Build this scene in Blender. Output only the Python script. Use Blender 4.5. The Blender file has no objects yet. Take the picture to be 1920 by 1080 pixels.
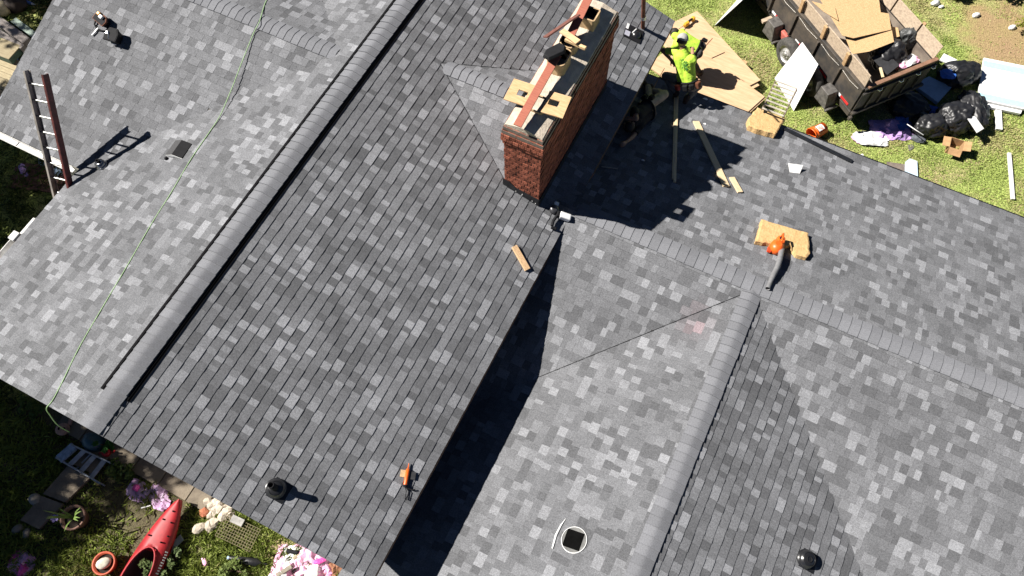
import bpy, bmesh, math, random
import numpy as np
from mathutils import Matrix, Vector, Euler, noise as mnoise

random.seed(7)
rng = np.random.default_rng(7)
SC = bpy.context.scene
COL = SC.collection

# ------------------------------------------------------------------ camera, sky, sun, exposure
Z0 = 4.5                                   # height of the main ridge above the lawn
CAM_LOC = Vector((6.069, 0.1385, 9.8847 + Z0))
CAM_ROT = Euler((0.4357, -0.0002, 0.4643), 'XYZ')
FPX = 1455.82                              # focal length in pixels of a 1920 px wide frame
cam_data = bpy.data.cameras.new('camera')
cam_data.sensor_width = 36.0
cam_data.lens = FPX / 1920 * 36
cam_data.clip_end = 2000
cam = bpy.data.objects.new('camera', cam_data)
cam.location = CAM_LOC
cam.rotation_euler = CAM_ROT
COL.objects.link(cam)
SC.camera = cam

SUN_DIR = Vector((0.965, 0.245, -1.0)).normalized()      # the way the light travels
sun_data = bpy.data.lights.new('sun', 'SUN')
sun_data.energy = 5.0
sun_data.angle = math.radians(0.5)
sun_data.color = (1.0, 0.955, 0.89)
sun = bpy.data.objects.new('sun', sun_data)
sun.rotation_euler = (-SUN_DIR).to_track_quat('Z', 'Y').to_euler()
sun.location = (-20, -5, 40)
COL.objects.link(sun)

world = bpy.data.worlds.new('World')
SC.world = world
world.use_nodes = True
wn = world.node_tree
wn.nodes.clear()
w_out = wn.nodes.new('ShaderNodeOutputWorld')
w_bg = wn.nodes.new('ShaderNodeBackground')
w_sky = wn.nodes.new('ShaderNodeTexSky')
w_sky.sky_type = 'NISHITA'
w_sky.sun_disc = False
w_sky.sun_elevation = math.asin(-SUN_DIR.z)
w_sky.sun_rotation = math.atan2(-SUN_DIR.x, -SUN_DIR.y)
w_sky.air_density = 0.25
w_sky.dust_density = 0.0
w_bg.inputs['Strength'].default_value = 0.05
wn.links.new(w_sky.outputs[0], w_bg.inputs[0])
wn.links.new(w_bg.outputs[0], w_out.inputs[0])

SC.view_settings.view_transform = 'Standard'
SC.view_settings.look = 'None'
SC.view_settings.gamma = 1.0
SC.view_settings.use_curve_mapping = False
SC.view_settings.exposure = 0.95
SC.cycles.max_bounces = 6
SC.cycles.diffuse_bounces = 1

# ------------------------------------------------------------------ placing helpers
CR = CAM_ROT.to_matrix()
def ray(px):
    return CR @ Vector(((px[0] - 960) / FPX, -(px[1] - 540) / FPX, -1.0))
def on_plane(px, n, d):
    n = Vector(n); r = ray(px)
    return CAM_LOC + r * ((d - n.dot(CAM_LOC)) / n.dot(r))
def at(px, z):                             # point of the line of sight at height z above the lawn
    return on_plane(px, (0, 0, 1), z)
def to_px(p):
    d = CR.transposed() @ (Vector(p) - CAM_LOC)
    return (960 + FPX * d.x / -d.z, 540 - FPX * d.y / -d.z)

# roof planes: z = a + bx*x + by*y
PM = 0.3345; P2 = 0.3022; P3 = 0.3119; P4 = 0.3278
WR, WL, LN = 4.0, 3.878, 11.18
Y2, ZR2, B2 = 6.5574, Z0 - 1.2315, 4.2093
X3, ZR3 = 7.1773, Z0 - 1.2607
Y4, ZR4, B4, X4 = 6.8948, Z0 - 0.1798, 3.409, 5.968
PLANES = {
    'main_r': (Z0, -PM, 0), 'main_l': (Z0, PM, 0),
    'w2_far': (ZR2 + P2 * Y2, 0, -P2), 'w2_near': (ZR2 - P2 * Y2, 0, P2),
    'w3_l': (ZR3 - P3 * X3, P3, 0), 'w3_r': (ZR3 + P3 * X3, -P3, 0),
    'w4_near': (ZR4 - P4 * Y4, 0, P4), 'w4_far': (ZR4 + P4 * Y4, 0, -P4)}
def plane_z(k, x, y):
    a, bx, by = PLANES[k]
    return a + bx * x + by * y
def plane_n(k):
    a, bx, by = PLANES[k]
    return Vector((-bx, -by, 1)).normalized()
def on(px, k, lift=0.0):                   # point of a roof slope seen at a pixel, lifted off it
    a, bx, by = PLANES[k]
    n = plane_n(k)
    return on_plane(px, (-bx, -by, 1), a) + n * lift
def frame(o, x, z):                        # matrix with origin o, x axis along x, z axis close to z
    z = Vector(z).normalized(); x = Vector(x)
    x = (x - z * x.dot(z)).normalized(); y = z.cross(x)
    m = Matrix((x, y, z)).transposed().to_4x4(); m.translation = Vector(o)
    return m
def framex(o, x, z):                       # the same with the x axis kept exactly
    x = Vector(x).normalized(); z = Vector(z); z = (z - x * z.dot(x)).normalized(); y = z.cross(x)
    m = Matrix((x, y, z)).transposed().to_4x4(); m.translation = Vector(o)
    return m
def slope_frame(px, k, px2, lift=0.012):   # frame lying on a slope at px with x towards px2
    o = on(px, k, lift); return frame(o, on(px2, k, lift) - o, plane_n(k))

# ------------------------------------------------------------------ materials
MATS = {}
def nd(nt, t, **kw):
    n = nt.nodes.new(t)
    for k, v in kw.items():
        setattr(n, k, v)
    return n
def mat(name, col, rough=0.8, var=0.12, scale=12.0, bump=0.0, bscale=None, metal=0.0, spec=0.5, col2=None, obj_var=0.0,
        stretch=None, trans=0.0, coat=0.0):
    """noise-varied surface: col mixed towards col2 (default a darker col) by noise, with optional relief"""
    if name in MATS:
        return MATS[name]
    m = bpy.data.materials.new(name); m.use_nodes = True
    nt = m.node_tree; b = nt.nodes['Principled BSDF']
    b.inputs['Roughness'].default_value = rough
    b.inputs['Metallic'].default_value = metal
    b.inputs['Specular IOR Level'].default_value = spec
    if trans: b.inputs['Transmission Weight'].default_value = trans
    if coat: b.inputs['Coat Weight'].default_value = coat
    tc = nd(nt, 'ShaderNodeTexCoord')
    mp = nd(nt, 'ShaderNodeMapping')
    if stretch: mp.inputs['Scale'].default_value = stretch
    nt.links.new(tc.outputs['Object'], mp.inputs[0])
    nz = nd(nt, 'ShaderNodeTexNoise'); nz.inputs['Scale'].default_value = scale
    nz.inputs['Detail'].default_value = 6; nz.inputs['Roughness'].default_value = 0.65
    nt.links.new(mp.outputs[0], nz.inputs['Vector'])
    rp = nd(nt, 'ShaderNodeValToRGB')
    c2 = col2 or tuple(c * (1 - 3 * var) for c in col)
    c1 = tuple(min(1, c * (1 + var)) for c in col) if not col2 else col
    rp.color_ramp.elements[0].position = 0.33; rp.color_ramp.elements[0].color = (*c2, 1)
    rp.color_ramp.elements[1].position = 0.62; rp.color_ramp.elements[1].color = (*c1, 1)
    nt.links.new(nz.outputs['Fac'], rp.inputs[0])
    out = rp.outputs[0]
    if obj_var:
        oi = nd(nt, 'ShaderNodeObjectInfo')
        mr = nd(nt, 'ShaderNodeMapRange'); mr.inputs[3].default_value = 1 - obj_var; mr.inputs[4].default_value = 1 + obj_var
        nt.links.new(oi.outputs['Random'], mr.inputs[0])
        mx = nd(nt, 'ShaderNodeMix', data_type='RGBA', blend_type='MULTIPLY'); mx.inputs[0].default_value = 1
        nt.links.new(out, mx.inputs[6]); nt.links.new(mr.outputs[0], mx.inputs[7]); out = mx.outputs[2]
    nt.links.new(out, b.inputs['Base Color'])
    if bump:
        n2 = nd(nt, 'ShaderNodeTexNoise'); n2.inputs['Scale'].default_value = bscale or scale * 4
        n2.inputs['Detail'].default_value = 5
        nt.links.new(mp.outputs[0], n2.inputs['Vector'])
        bp = nd(nt, 'ShaderNodeBump'); bp.inputs['Strength'].default_value = bump; bp.inputs['Distance'].default_value = 0.02
        nt.links.new(n2.outputs['Fac'], bp.inputs['Height']); nt.links.new(bp.outputs[0], b.inputs['Normal'])
    MATS[name] = m
    return m

def tone_mat(name, rough=0.95, tint=(1, 1, 1), speck=0.35, trans=0.0, spec=0.25):
    """colour comes from the mesh attribute 'tone', broken up by mineral granules / leaf mottling"""
    m = bpy.data.materials.new(name); m.use_nodes = True
    nt = m.node_tree; b = nt.nodes['Principled BSDF']
    b.inputs['Roughness'].default_value = rough; b.inputs['Specular IOR Level'].default_value = spec
    at_ = nd(nt, 'ShaderNodeAttribute', attribute_name='tone')
    tc = nd(nt, 'ShaderNodeTexCoord')
    geo = nd(nt, 'ShaderNodeNewGeometry')
    n1 = nd(nt, 'ShaderNodeTexNoise'); n1.inputs['Scale'].default_value = 130; n1.inputs['Detail'].default_value = 3
    n2 = nd(nt, 'ShaderNodeTexNoise'); n2.inputs['Scale'].default_value = 1.1; n2.inputs['Detail'].default_value = 5
    n4 = nd(nt, 'ShaderNodeTexNoise'); n4.inputs['Scale'].default_value = 42; n4.inputs['Detail'].default_value = 2
    nt.links.new(geo.outputs['Position'], n4.inputs['Vector'])
    mr4 = nd(nt, 'ShaderNodeMapRange'); mr4.inputs[1].default_value = 0.3; mr4.inputs[2].default_value = 0.7; mr4.inputs[3].default_value = 1 - speck * .4; mr4.inputs[4].default_value = 1 + speck * .4
    nt.links.new(n4.outputs['Fac'], mr4.inputs[0])
    nt.links.new(geo.outputs['Position'], n1.inputs['Vector']); nt.links.new(geo.outputs['Position'], n2.inputs['Vector'])
    mr = nd(nt, 'ShaderNodeMapRange'); mr.inputs[1].default_value = 0.3; mr.inputs[2].default_value = 0.7
    mr.inputs[3].default_value = 1 - speck; mr.inputs[4].default_value = 1 + speck
    nt.links.new(n1.outputs['Fac'], mr.inputs[0])
    mr2 = nd(nt, 'ShaderNodeMapRange'); mr2.inputs[1].default_value = 0.3; mr2.inputs[2].default_value = 0.7
    mr2.inputs[3].default_value = 0.9; mr2.inputs[4].default_value = 1.1
    nt.links.new(n2.outputs['Fac'], mr2.inputs[0])
    mu = nd(nt, 'ShaderNodeMath', operation='MULTIPLY')
    mu0 = nd(nt, 'ShaderNodeMath', operation='MULTIPLY'); nt.links.new(mr.outputs[0], mu0.inputs[0]); nt.links.new(mr4.outputs[0], mu0.inputs[1])
    nt.links.new(mu0.outputs[0], mu.inputs[0]); nt.links.new(mr2.outputs[0], mu.inputs[1])
    mx = nd(nt, 'ShaderNodeMix', data_type='RGBA', blend_type='MULTIPLY'); mx.inputs[0].default_value = 1
    nt.links.new(at_.outputs['Color'], mx.inputs[6]); nt.links.new(mu.outputs[0], mx.inputs[7])
    m2 = nd(nt, 'ShaderNodeMix', data_type='RGBA', blend_type='MULTIPLY'); m2.inputs[0].default_value = 1
    m2.inputs[7].default_value = (*tint, 1)
    nt.links.new(mx.outputs[2], m2.inputs[6])
    nt.links.new(m2.outputs[2], b.inputs['Base Color'])
    if trans:
        tr = nd(nt, 'ShaderNodeBsdfTranslucent'); ms = nd(nt, 'ShaderNodeMixShader'); ms.inputs[0].default_value = trans
        nt.links.new(m2.outputs[2], tr.inputs[0])
        o = nt.nodes['Material Output']
        nt.links.new(b.outputs[0], ms.inputs[1]); nt.links.new(tr.outputs[0], ms.inputs[2]); nt.links.new(ms.outputs[0], o.inputs[0])
    MATS[name] = m
    return m

# ------------------------------------------------------------------ mesh helpers
def tag(o, label=None, cat=None, group=None, kind=None):
    if label: o['label'] = label
    if cat: o['category'] = cat
    if group: o['group'] = group
    if kind: o['kind'] = kind
    return o
def empty(name, loc, label=None, cat=None, group=None):
    o = bpy.data.objects.new(name, None); o.empty_display_size = 0.1
    o.location = loc; COL.objects.link(o)
    return tag(o, label, cat, group)
def link_mesh(name, me, parent=None):
    """link a mesh given in world coordinates (or the parent's local ones if the parent is not an empty at a place)"""
    o = bpy.data.objects.new(name, me); COL.objects.link(o)
    if parent is not None:
        o.parent = parent
        o.matrix_parent_inverse = wmat(parent).inverted()
    return o
def wmat(o):
    m = o.matrix_basis.copy()
    if o.parent: m = wmat(o.parent) @ o.matrix_parent_inverse @ m
    return m
def recenter(o):
    """put the origin of a world-coordinate mesh at the middle of its base"""
    me = o.data; n = len(me.vertices)
    if n == 0: return o
    co = np.empty(n * 3, np.float32); me.vertices.foreach_get('co', co); co = co.reshape(-1, 3)
    c = Vector(((co[:, 0].min() + co[:, 0].max()) / 2, (co[:, 1].min() + co[:, 1].max()) / 2, co[:, 2].min()))
    me.transform(Matrix.Translation(-c)); o.matrix_basis = Matrix.Translation(c) if o.parent is None else o.matrix_basis @ Matrix.Translation(c)
    return o

class MB:
    def __init__(s):
        s.v = []; s.f = []; s.mi = []; s.tone = []; s.sm = []
    def add(s, vs, fs, mi=0, tone=None, smooth=False):
        k = len(s.v); s.v += [tuple(v) for v in vs]
        for f in fs:
            s.f.append(tuple(i + k for i in f)); s.mi.append(mi); s.tone.append(tone); s.sm.append(smooth)
        return s
    def box(s, M, size, mi=0, c=(0, 0, 0), taper=None, tone=None):
        """box of a size centred at c in frame M; taper scales the top"""
        if M is None: M = Matrix.Identity(4)
        sx, sy, sz = (q / 2 for q in size); tx, ty = taper or (1, 1)
        vs = []
        for z, ax, ay in ((-sz, sx, sy), (sz, sx * tx, sy * ty)):
            for x, y in ((-ax, -ay), (ax, -ay), (ax, ay), (-ax, ay)):
                vs.append(M @ Vector((c[0] + x, c[1] + y, c[2] + z)))
        return s.add(vs, [(3, 2, 1, 0), (4, 5, 6, 7), (0, 1, 5, 4), (1, 2, 6, 5), (2, 3, 7, 6), (3, 0, 4, 7)], mi, tone)
    def prism(s, M, poly, z0, z1, mi=0, tone=None, top=None):
        """polygon (x, y) extruded from z0 to z1 in frame M; top gives another outline for the upper face"""
        if M is None: M = Matrix.Identity(4)
        n = len(poly); top = top or poly
        vs = [M @ Vector((x, y, z0)) for x, y in poly] + [M @ Vector((x, y, z1)) for x, y in top]
        fs = [tuple(reversed(range(n))), tuple(range(n, 2 * n))] + [(i, (i + 1) % n, n + (i + 1) % n, n + i) for i in range(n)]
        return s.add(vs, fs, mi, tone)
    def tube(s, path, r, n=8, mi=0, cap=True, smooth=True, tone=None, up=None):
        path = [Vector(p) for p in path]; k = len(path)
        rr = r if isinstance(r, (list, tuple)) else [r] * k
        vs = []; prev = None
        for i, p in enumerate(path):
            t = (path[min(i + 1, k - 1)] - path[max(i - 1, 0)]).normalized()
            if prev is None:
                a = up or (Vector((0, 0, 1)) if abs(t.z) < .9 else Vector((1, 0, 0)))
                a = (Vector(a) - t * t.dot(a)).normalized()
            else:
                a = (prev - t * t.dot(prev)).normalized()
            prev = a; b = t.cross(a)
            for j in range(n):
                an = 2 * math.pi * j / n
                vs.append(p + (a * math.cos(an) + b * math.sin(an)) * rr[i])
        fs = []
        for i in range(k - 1):
            for j in range(n):
                fs.append((i * n + j, i * n + (j + 1) % n, (i + 1) * n + (j + 1) % n, (i + 1) * n + j))
        s.add(vs, fs, mi, tone, smooth)
        if cap:
            s.add(vs[:n], [tuple(reversed(range(n)))], mi, tone); s.add(vs[-n:], [tuple(range(n))], mi, tone)
        return s
    def lathe(s, M, prof, n=20, mi=0, smooth=True, cap=True, sx=1.0, sy=1.0):
        if M is None: M = Matrix.Identity(4)
        vs = []; k = len(prof)
        for r, z in prof:
            for j in range(n):
                a = 2 * math.pi * j / n
                vs.append(M @ Vector((r * sx * math.cos(a), r * sy * math.sin(a), z)))
        fs = []
        for i in range(k - 1):
            for j in range(n):
                fs.append((i * n + j, i * n + (j + 1) % n, (i + 1) * n + (j + 1) % n, (i + 1) * n + j))
        s.add(vs, fs, mi, None, smooth)
        if cap:
            s.add(vs[:n], [tuple(reversed(range(n)))], mi); s.add(vs[-n:], [tuple(range(n))], mi)
        return s
    def mesh(s, name, mats):
        me = bpy.data.meshes.new(name)
        me.from_pydata(s.v, [], s.f)
        for m in (mats if isinstance(mats, (list, tuple)) else [mats]): me.materials.append(m)
        me.polygons.foreach_set('material_index', s.mi)
        me.polygons.foreach_set('use_smooth', s.sm)
        if any(t is not None for t in s.tone):
            ca = me.color_attributes.new('tone', 'FLOAT_COLOR', 'CORNER')
            buf = np.ones((len(me.loops), 4), np.float32); k = 0
            for f, t in zip(s.f, s.tone):
                buf[k:k + len(f), :3] = t if t is not None else 0.15; k += len(f)
            ca.data.foreach_set('color', buf.ravel())
        me.validate(); me.update()
        return me
    def build(s, name, mats, parent=None, bevel=0.0, label=None, cat=None, group=None, kind=None, center=True, seg=2):
        o = link_mesh(name, s.mesh(name, mats), parent)
        if center: recenter(o)
        if bevel:
            b = o.modifiers.new('edge', 'BEVEL'); b.width = bevel; b.segments = seg; b.limit_method = 'ANGLE'
            b.angle_limit = math.radians(35)
        return tag(o, label, cat, group, kind)

def T(x=0, y=0, z=0): return Matrix.Translation((x, y, z))
def RZ(a): return Matrix.Rotation(a, 4, 'Z')
def RX(a): return Matrix.Rotation(a, 4, 'X')
def RY(a): return Matrix.Rotation(a, 4, 'Y')
# ------------------------------------------------------------------ ground
def ground_mat():
    m = bpy.data.materials.new('lawn_soil'); m.use_nodes = True
    nt = m.node_tree; b = nt.nodes['Principled BSDF']; b.inputs['Roughness'].default_value = 1.0; b.inputs['Specular IOR Level'].default_value = 0.1
    geo = nd(nt, 'ShaderNodeNewGeometry')
    n1 = nd(nt, 'ShaderNodeTexNoise'); n1.inputs['Scale'].default_value = 0.9; n1.inputs['Detail'].default_value = 8
    n2 = nd(nt, 'ShaderNodeTexNoise'); n2.inputs['Scale'].default_value = 30; n2.inputs['Detail'].default_value = 5
    for n in (n1, n2): nt.links.new(geo.outputs['Position'], n.inputs['Vector'])
    r1 = nd(nt, 'ShaderNodeValToRGB'); r1.color_ramp.elements[0].position = .46; r1.color_ramp.elements[0].color = (.275, .335, .095, 1)
    r1.color_ramp.elements[1].position = .70; r1.color_ramp.elements[1].color = (.30, .235, .135, 1)
    nt.links.new(n1.outputs['Fac'], r1.inputs[0])
    mr = nd(nt, 'ShaderNodeMapRange'); mr.inputs[3].default_value = .55; mr.inputs[4].default_value = 1.45
    mr.inputs[1].default_value = .3; mr.inputs[2].default_value = .7
    nt.links.new(n2.outputs['Fac'], mr.inputs[0])
    mx = nd(nt, 'ShaderNodeMix', data_type='RGBA', blend_type='MULTIPLY'); mx.inputs[0].default_value = 1
    nt.links.new(r1.outputs[0], mx.inputs[6]); nt.links.new(mr.outputs[0], mx.inputs[7])
    # bare sandy patch beyond the trailer and dark garden soil before the gable
    col = mx.outputs[2]
    for c, rad, rgb, sharp in (((10.85, 17.45, 0), 1.2, (.33, .215, .125), .8), ((-2.0, -1.3, 0), 2.6, (.085, .066, .048), .9), ((13.0, 14.2, 0), 1.0, (.26, .19, .11), .5)):
        vd = nd(nt, 'ShaderNodeVectorMath', operation='DISTANCE'); vd.inputs[1].default_value = c
        nt.links.new(geo.outputs['Position'], vd.inputs[0])
        ad = nd(nt, 'ShaderNodeMath', operation='MULTIPLY_ADD'); ad.inputs[1].default_value = 2.2
        n3 = nd(nt, 'ShaderNodeTexNoise'); n3.inputs['Scale'].default_value = 2.2; n3.inputs['Detail'].default_value = 6
        nt.links.new(geo.outputs['Position'], n3.inputs['Vector'])
        nt.links.new(n3.outputs['Fac'], ad.inputs[0]); nt.links.new(vd.outputs['Value'], ad.inputs[2])
        r = nd(nt, 'ShaderNodeMapRange'); r.inputs[1].default_value = rad + 1.1 + .35; r.inputs[2].default_value = rad + 1.1 - .35; r.inputs[4].default_value = sharp
        nt.links.new(ad.outputs[0], r.inputs[0])
        m2 = nd(nt, 'ShaderNodeMix', data_type='RGBA'); m2.inputs[7].default_value = (*rgb, 1)
        nt.links.new(r.outputs[0], m2.inputs[0]); nt.links.new(col, m2.inputs[6]); col = m2.outputs[2]
    m3 = nd(nt, 'ShaderNodeMix', data_type='RGBA', blend_type='MULTIPLY'); m3.inputs[0].default_value = .6
    nt.links.new(col, m3.inputs[6]); nt.links.new(mr.outputs[0], m3.inputs[7])
    nt.links.new(m3.outputs[2], b.inputs['Base Color'])
    bp = nd(nt, 'ShaderNodeBump'); bp.inputs['Strength'].default_value = .6; bp.inputs['Distance'].default_value = .03
    nt.links.new(n2.outputs['Fac'], bp.inputs['Height']); nt.links.new(bp.outputs[0], b.inputs['Normal'])
    return m
M_GROUND = ground_mat()
mb = MB()
xs = [-400, -60] + [(-20 + .8 * i) for i in range(51)] + [60, 400]
ys = [-400, -60] + [(-12 + .8 * i) for i in range(48)] + [60, 400]
vs = [(x, y, 0.02 * mnoise.noise((x * .5, y * .5, 0)) if abs(x) < 25 and abs(y) < 30 else 0) for y in ys for x in xs]
nx = len(xs)
mb.add(vs, [(j * nx + i, j * nx + i + 1, (j + 1) * nx + i + 1, (j + 1) * nx + i) for j in range(len(ys) - 1) for i in range(nx - 1)], 0, None, True)
mb.build('ground', M_GROUND, kind='structure', center=False)
# ------------------------------------------------------------------ base materials
M_SH = tone_mat('asphalt_shingle', tint=(0.945, 0.965, 1.025), speck=0.42)
M_CAP = mat('ridge_cap_shingle', (0.174, 0.178, 0.192), 0.95, var=0.08, scale=60, bump=0.1, bscale=220, obj_var=0.11, spec=0.25)
M_DECK = mat('roof_deck_wood', (0.10, 0.09, 0.08), 0.9)
M_BLACK = mat('black_plastic', (0.012, 0.012, 0.014), 0.75, var=0.1, spec=.2)
M_VENT = mat('ridge_vent_mesh', (0.006, 0.006, 0.007), 0.9, var=0.1, spec=.1)
M_WALL = mat('painted_siding', (0.50, 0.47, 0.42), 0.8, var=0.06, scale=5)
M_WHITE = mat('white_painted_metal', (0.74, 0.74, 0.73), 0.4, var=0.05, scale=9, col2=(0.52, 0.50, 0.46))
M_FASCIA = mat('bare_fascia_board', (0.13, 0.075, 0.045), 0.85, var=0.15, scale=14, stretch=(1, 6, 6))
M_FLASH = mat('black_flashing_metal', (0.022, 0.023, 0.026), 0.35, var=0.12, metal=0.3)

house = empty('house', (0, 5.6, 0), 'single-storey house with new grey shingle roof, brick chimney and lower wings', 'house')

# ------------------------------------------------------------------ roof slopes and shingles
EXPO = 0.143
TONES = [0.104, 0.121, 0.138, 0.150, 0.163, 0.183, 0.219, 0.252]
TWT = ([0.17, 0.20, 0.22, 0.21, 0.14, 0.06, 0.0, 0.0], [0.05, 0.08, 0.12, 0.15, 0.15, 0.16, 0.18, 0.11])   # sunk gaps run darker, raised teeth lighter
WIDTHS = [0.07, 0.09, 0.11, 0.13, 0.15, 0.17, 0.20]
TABS = []                                   # every whole tab: (area in view, slope, frame, width, tone, thick, polygon)

def clip(poly, a, b):
    """clip polygon to the left side of the line a->b"""
    out = []; n = len(poly)
    def sd(p): return (b[0] - a[0]) * (p[1] - a[1]) - (b[1] - a[1]) * (p[0] - a[0])
    for i in range(n):
        p, q = poly[i], poly[(i + 1) % n]; dp, dq = sd(p), sd(q)
        if dp >= 0: out.append(p)
        if (dp >= 0) != (dq >= 0):
            t = dp / (dp - dq); out.append((p[0] + t * (q[0] - p[0]), p[1] + t * (q[1] - p[1])))
    return out

class Slope:
    def __init__(s, key, poly_xy, name='roof_slope', under=(), skip=None, deck_t=0.05, abc=None, expo=EXPO, off=0.0):
        if abc: PLANES[key] = abc
        s.key = key; s.skip = skip; s.under = under
        s.n = plane_n(key)
        down = Vector((s.n.x, s.n.y, 0)).normalized()
        s.d = (down - s.n * s.n.dot(down)).normalized()     # down the slope
        s.u = s.n.cross(s.d)                             # along the course
        pts = [Vector((x, y, plane_z(key, x, y))) for x, y in poly_xy]
        s.o = max(pts, key=lambda p: p.dot(s.d)).copy()
        loc = [((p - s.o).dot(s.u), -(p - s.o).dot(s.d)) for p in pts]
        ar = sum(loc[i][0] * loc[(i + 1) % len(loc)][1] - loc[(i + 1) % len(loc)][0] * loc[i][1] for i in range(len(loc)))
        if ar < 0: loc.reverse()
        s.poly = loc; s.expo = expo
        M = Matrix((s.u, -s.d, s.u.cross(-s.d))).transposed().to_4x4(); M.translation = s.o
        s.M = M
        mb = MB(); mb.prism(M, loc, -deck_t, -0.002)
        s.obj = mb.build(name, M_DECK, house, center=False)
        s.fill(off)
    def W(s, u, v, h=0.0): return s.M @ Vector((u, v, h))
    def fill(s, off):
        us = [p[0] for p in s.poly]; vs = [p[1] for p in s.poly]
        v = off; row = 0
        while v < max(vs) - 0.01:
            u = min(us) - random.random() * 0.3
            tooth = random.random() < 0.5; lastt = 3
            while u < max(us):
                w = random.choice(WIDTHS) * (1.0 if tooth else 1.1)
                tone = random.choices(range(8), TWT[tooth])[0]
                th = 0.0142 if tooth else 0.0108
                lo = 0.0 if tooth else 0.0015
                quad = [(u, v + lo), (u + w, v + lo), (u + w, v + s.expo + 0.03), (u, v + s.expo + 0.03)]
                whole = quad
                for i in range(len(s.poly)):
                    quad = clip(quad, s.poly[i], s.poly[(i + 1) % len(s.poly)])
                    if len(quad) < 3: break
                if len(quad) >= 3:
                    cu = sum(p[0] for p in quad) / len(quad); cv = sum(p[1] for p in quad) / len(quad)
                    c = s.W(cu, cv)
                    hid = any(all(plane_z(k, *s.W(a, b).xy) > s.W(a, b).z + 0.035 for a, b in quad) for k in s.under)
                    if not hid and not (s.skip and s.skip(c)):
                        full = len(quad) == 4 and all(abs(a[0] - b[0]) + abs(a[1] - b[1]) < 1e-6 for a, b in zip(quad, whole))
                        TABS.append((s, quad, v, th, tone, full, u, w, lo))
                u += w + 0.0015; tooth = not tooth
                if random.random() < 0.10: tooth = not tooth
            v += s.expo; row += 1

CHALK = on((1300, 599), 'w3_l')
def tab_faces(mb, M, quad, v0, th, tone, expo):
    """a wedge-shaped tab: thick at its lower edge, thinning under the course above"""
    n = len(quad)
    def h(v): return th - (th - 0.0022) * (v - v0) / (expo + 0.03)
    vs = [M @ Vector((u, v, h(v))) for u, v in quad] + [M @ Vector((u, v, 0.0005)) for u, v in quad]
    fs = [tuple(range(n))] + [((i + 1) % n, i, n + i, n + (i + 1) % n) for i in range(n)]
    g = TONES[tone]
    k = math.exp(-((vs[0] - CHALK).length / .20) ** 2) * random.uniform(.08, .38)      # red chalk rubbed off beside the valley
    mb.add(vs, fs, 0, (g * (1 + .75 * k), g * (1 - .05 * k), g * (1 - .02 * k)))

CX0, CX1, CY0, CY1 = 2.86, 3.49, 6.27, 9.03      # chimney footprint
def in_chimney(c): return CX0 + .02 < c.x < CX1 - .02 and CY0 + .02 < c.y < CY1 - .02
HOLE = on((1077, 1013), 'w3_l')
XJ = -(Z0 - ZR4) / PM
s_mr = Slope('main_r', [(0, 0), (WR, 0), (WR, LN), (0, LN)], skip=in_chimney)
s_ml = Slope('main_l', [(0, 0), (-WL, 0), (-WL, LN), (0, LN)],
             skip=lambda c: c.x < XJ and plane_z('w4_near', c.x, c.y) > c.z + .03 and plane_z('w4_far', c.x, c.y) > c.z + .03)
s_4n = Slope('w4_near', [(-X4, Y4 - B4), (XJ + .1, Y4 - B4), (XJ + .1, Y4), (-X4, Y4)], skip=lambda c: c.x > -WL and plane_z('main_l', c.x, c.y) > c.z + .03)
s_4f = Slope('w4_far', [(-X4, Y4), (XJ + .1, Y4), (XJ + .1, Y4 + B4), (-X4, Y4 + B4)], skip=lambda c: c.x > -WL and plane_z('main_l', c.x, c.y) > c.z + .03)
s_2f = Slope('w2_far', [(3.3, Y2), (15.5, Y2), (15.5, Y2 + B2), (3.3, Y2 + B2)])
s_2n = Slope('w2_near', [(3.3, Y2 - 4.3), (15.5, Y2 - 4.3), (15.5, Y2), (3.3, Y2)],
             skip=lambda c: min(plane_z('w3_l', c.x, c.y), plane_z('w3_r', c.x, c.y)) > c.z + .03)
s_3l = Slope('w3_l', [(3.3, -2.0), (X3, -2.0), (X3, Y2), (3.3, Y2)], skip=lambda c: plane_z('w2_near', c.x, c.y) > c.z + .03)
s_3r = Slope('w3_r', [(X3, -2.0), (X3 + 4.2, -2.0), (X3 + 4.2, Y2), (X3, Y2)], skip=lambda c: plane_z('w2_near', c.x, c.y) > c.z + .03)

# the cricket behind the chimney: two small slopes falling away from a ridge square to the main one
CKY = (CY0 + CY1) / 2
ck_top = on((826, 119), 'main_r')
ck_near = on((946, 338), 'main_r')
ck_y = ck_top.y
ck_x1 = CX0 + 0.10
ck_z1 = ck_top.z + 0.03
half = ck_y - ck_near.y
def ck_plane(sign):
    # plane through the cricket's ridge (level) and the valley end on the main slope
    xe, ye = ck_near.x, ck_y + sign * half
    ze = plane_z('main_r', xe, ye)
    by = (ze - ck_top.z) / (sign * half)
    return (ck_top.z - by * ck_y, 0.0, by)
s_cn = Slope('cricket_near', [(ck_top.x, ck_y), (ck_near.x, ck_y - half), (ck_x1, ck_y - half), (ck_x1, ck_y)], abc=ck_plane(-1), name='cricket_slope',
             deck_t=0.02, skip=lambda c: plane_z('main_r', c.x, c.y) > c.z + .012)
s_cf = Slope('cricket_far', [(ck_top.x, ck_y), (ck_x1, ck_y), (ck_x1, ck_y + half), (ck_near.x, ck_y + half)], abc=ck_plane(1), name='cricket_slope',
             deck_t=0.02, skip=lambda c: plane_z('main_r', c.x, c.y) > c.z + .012)

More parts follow.
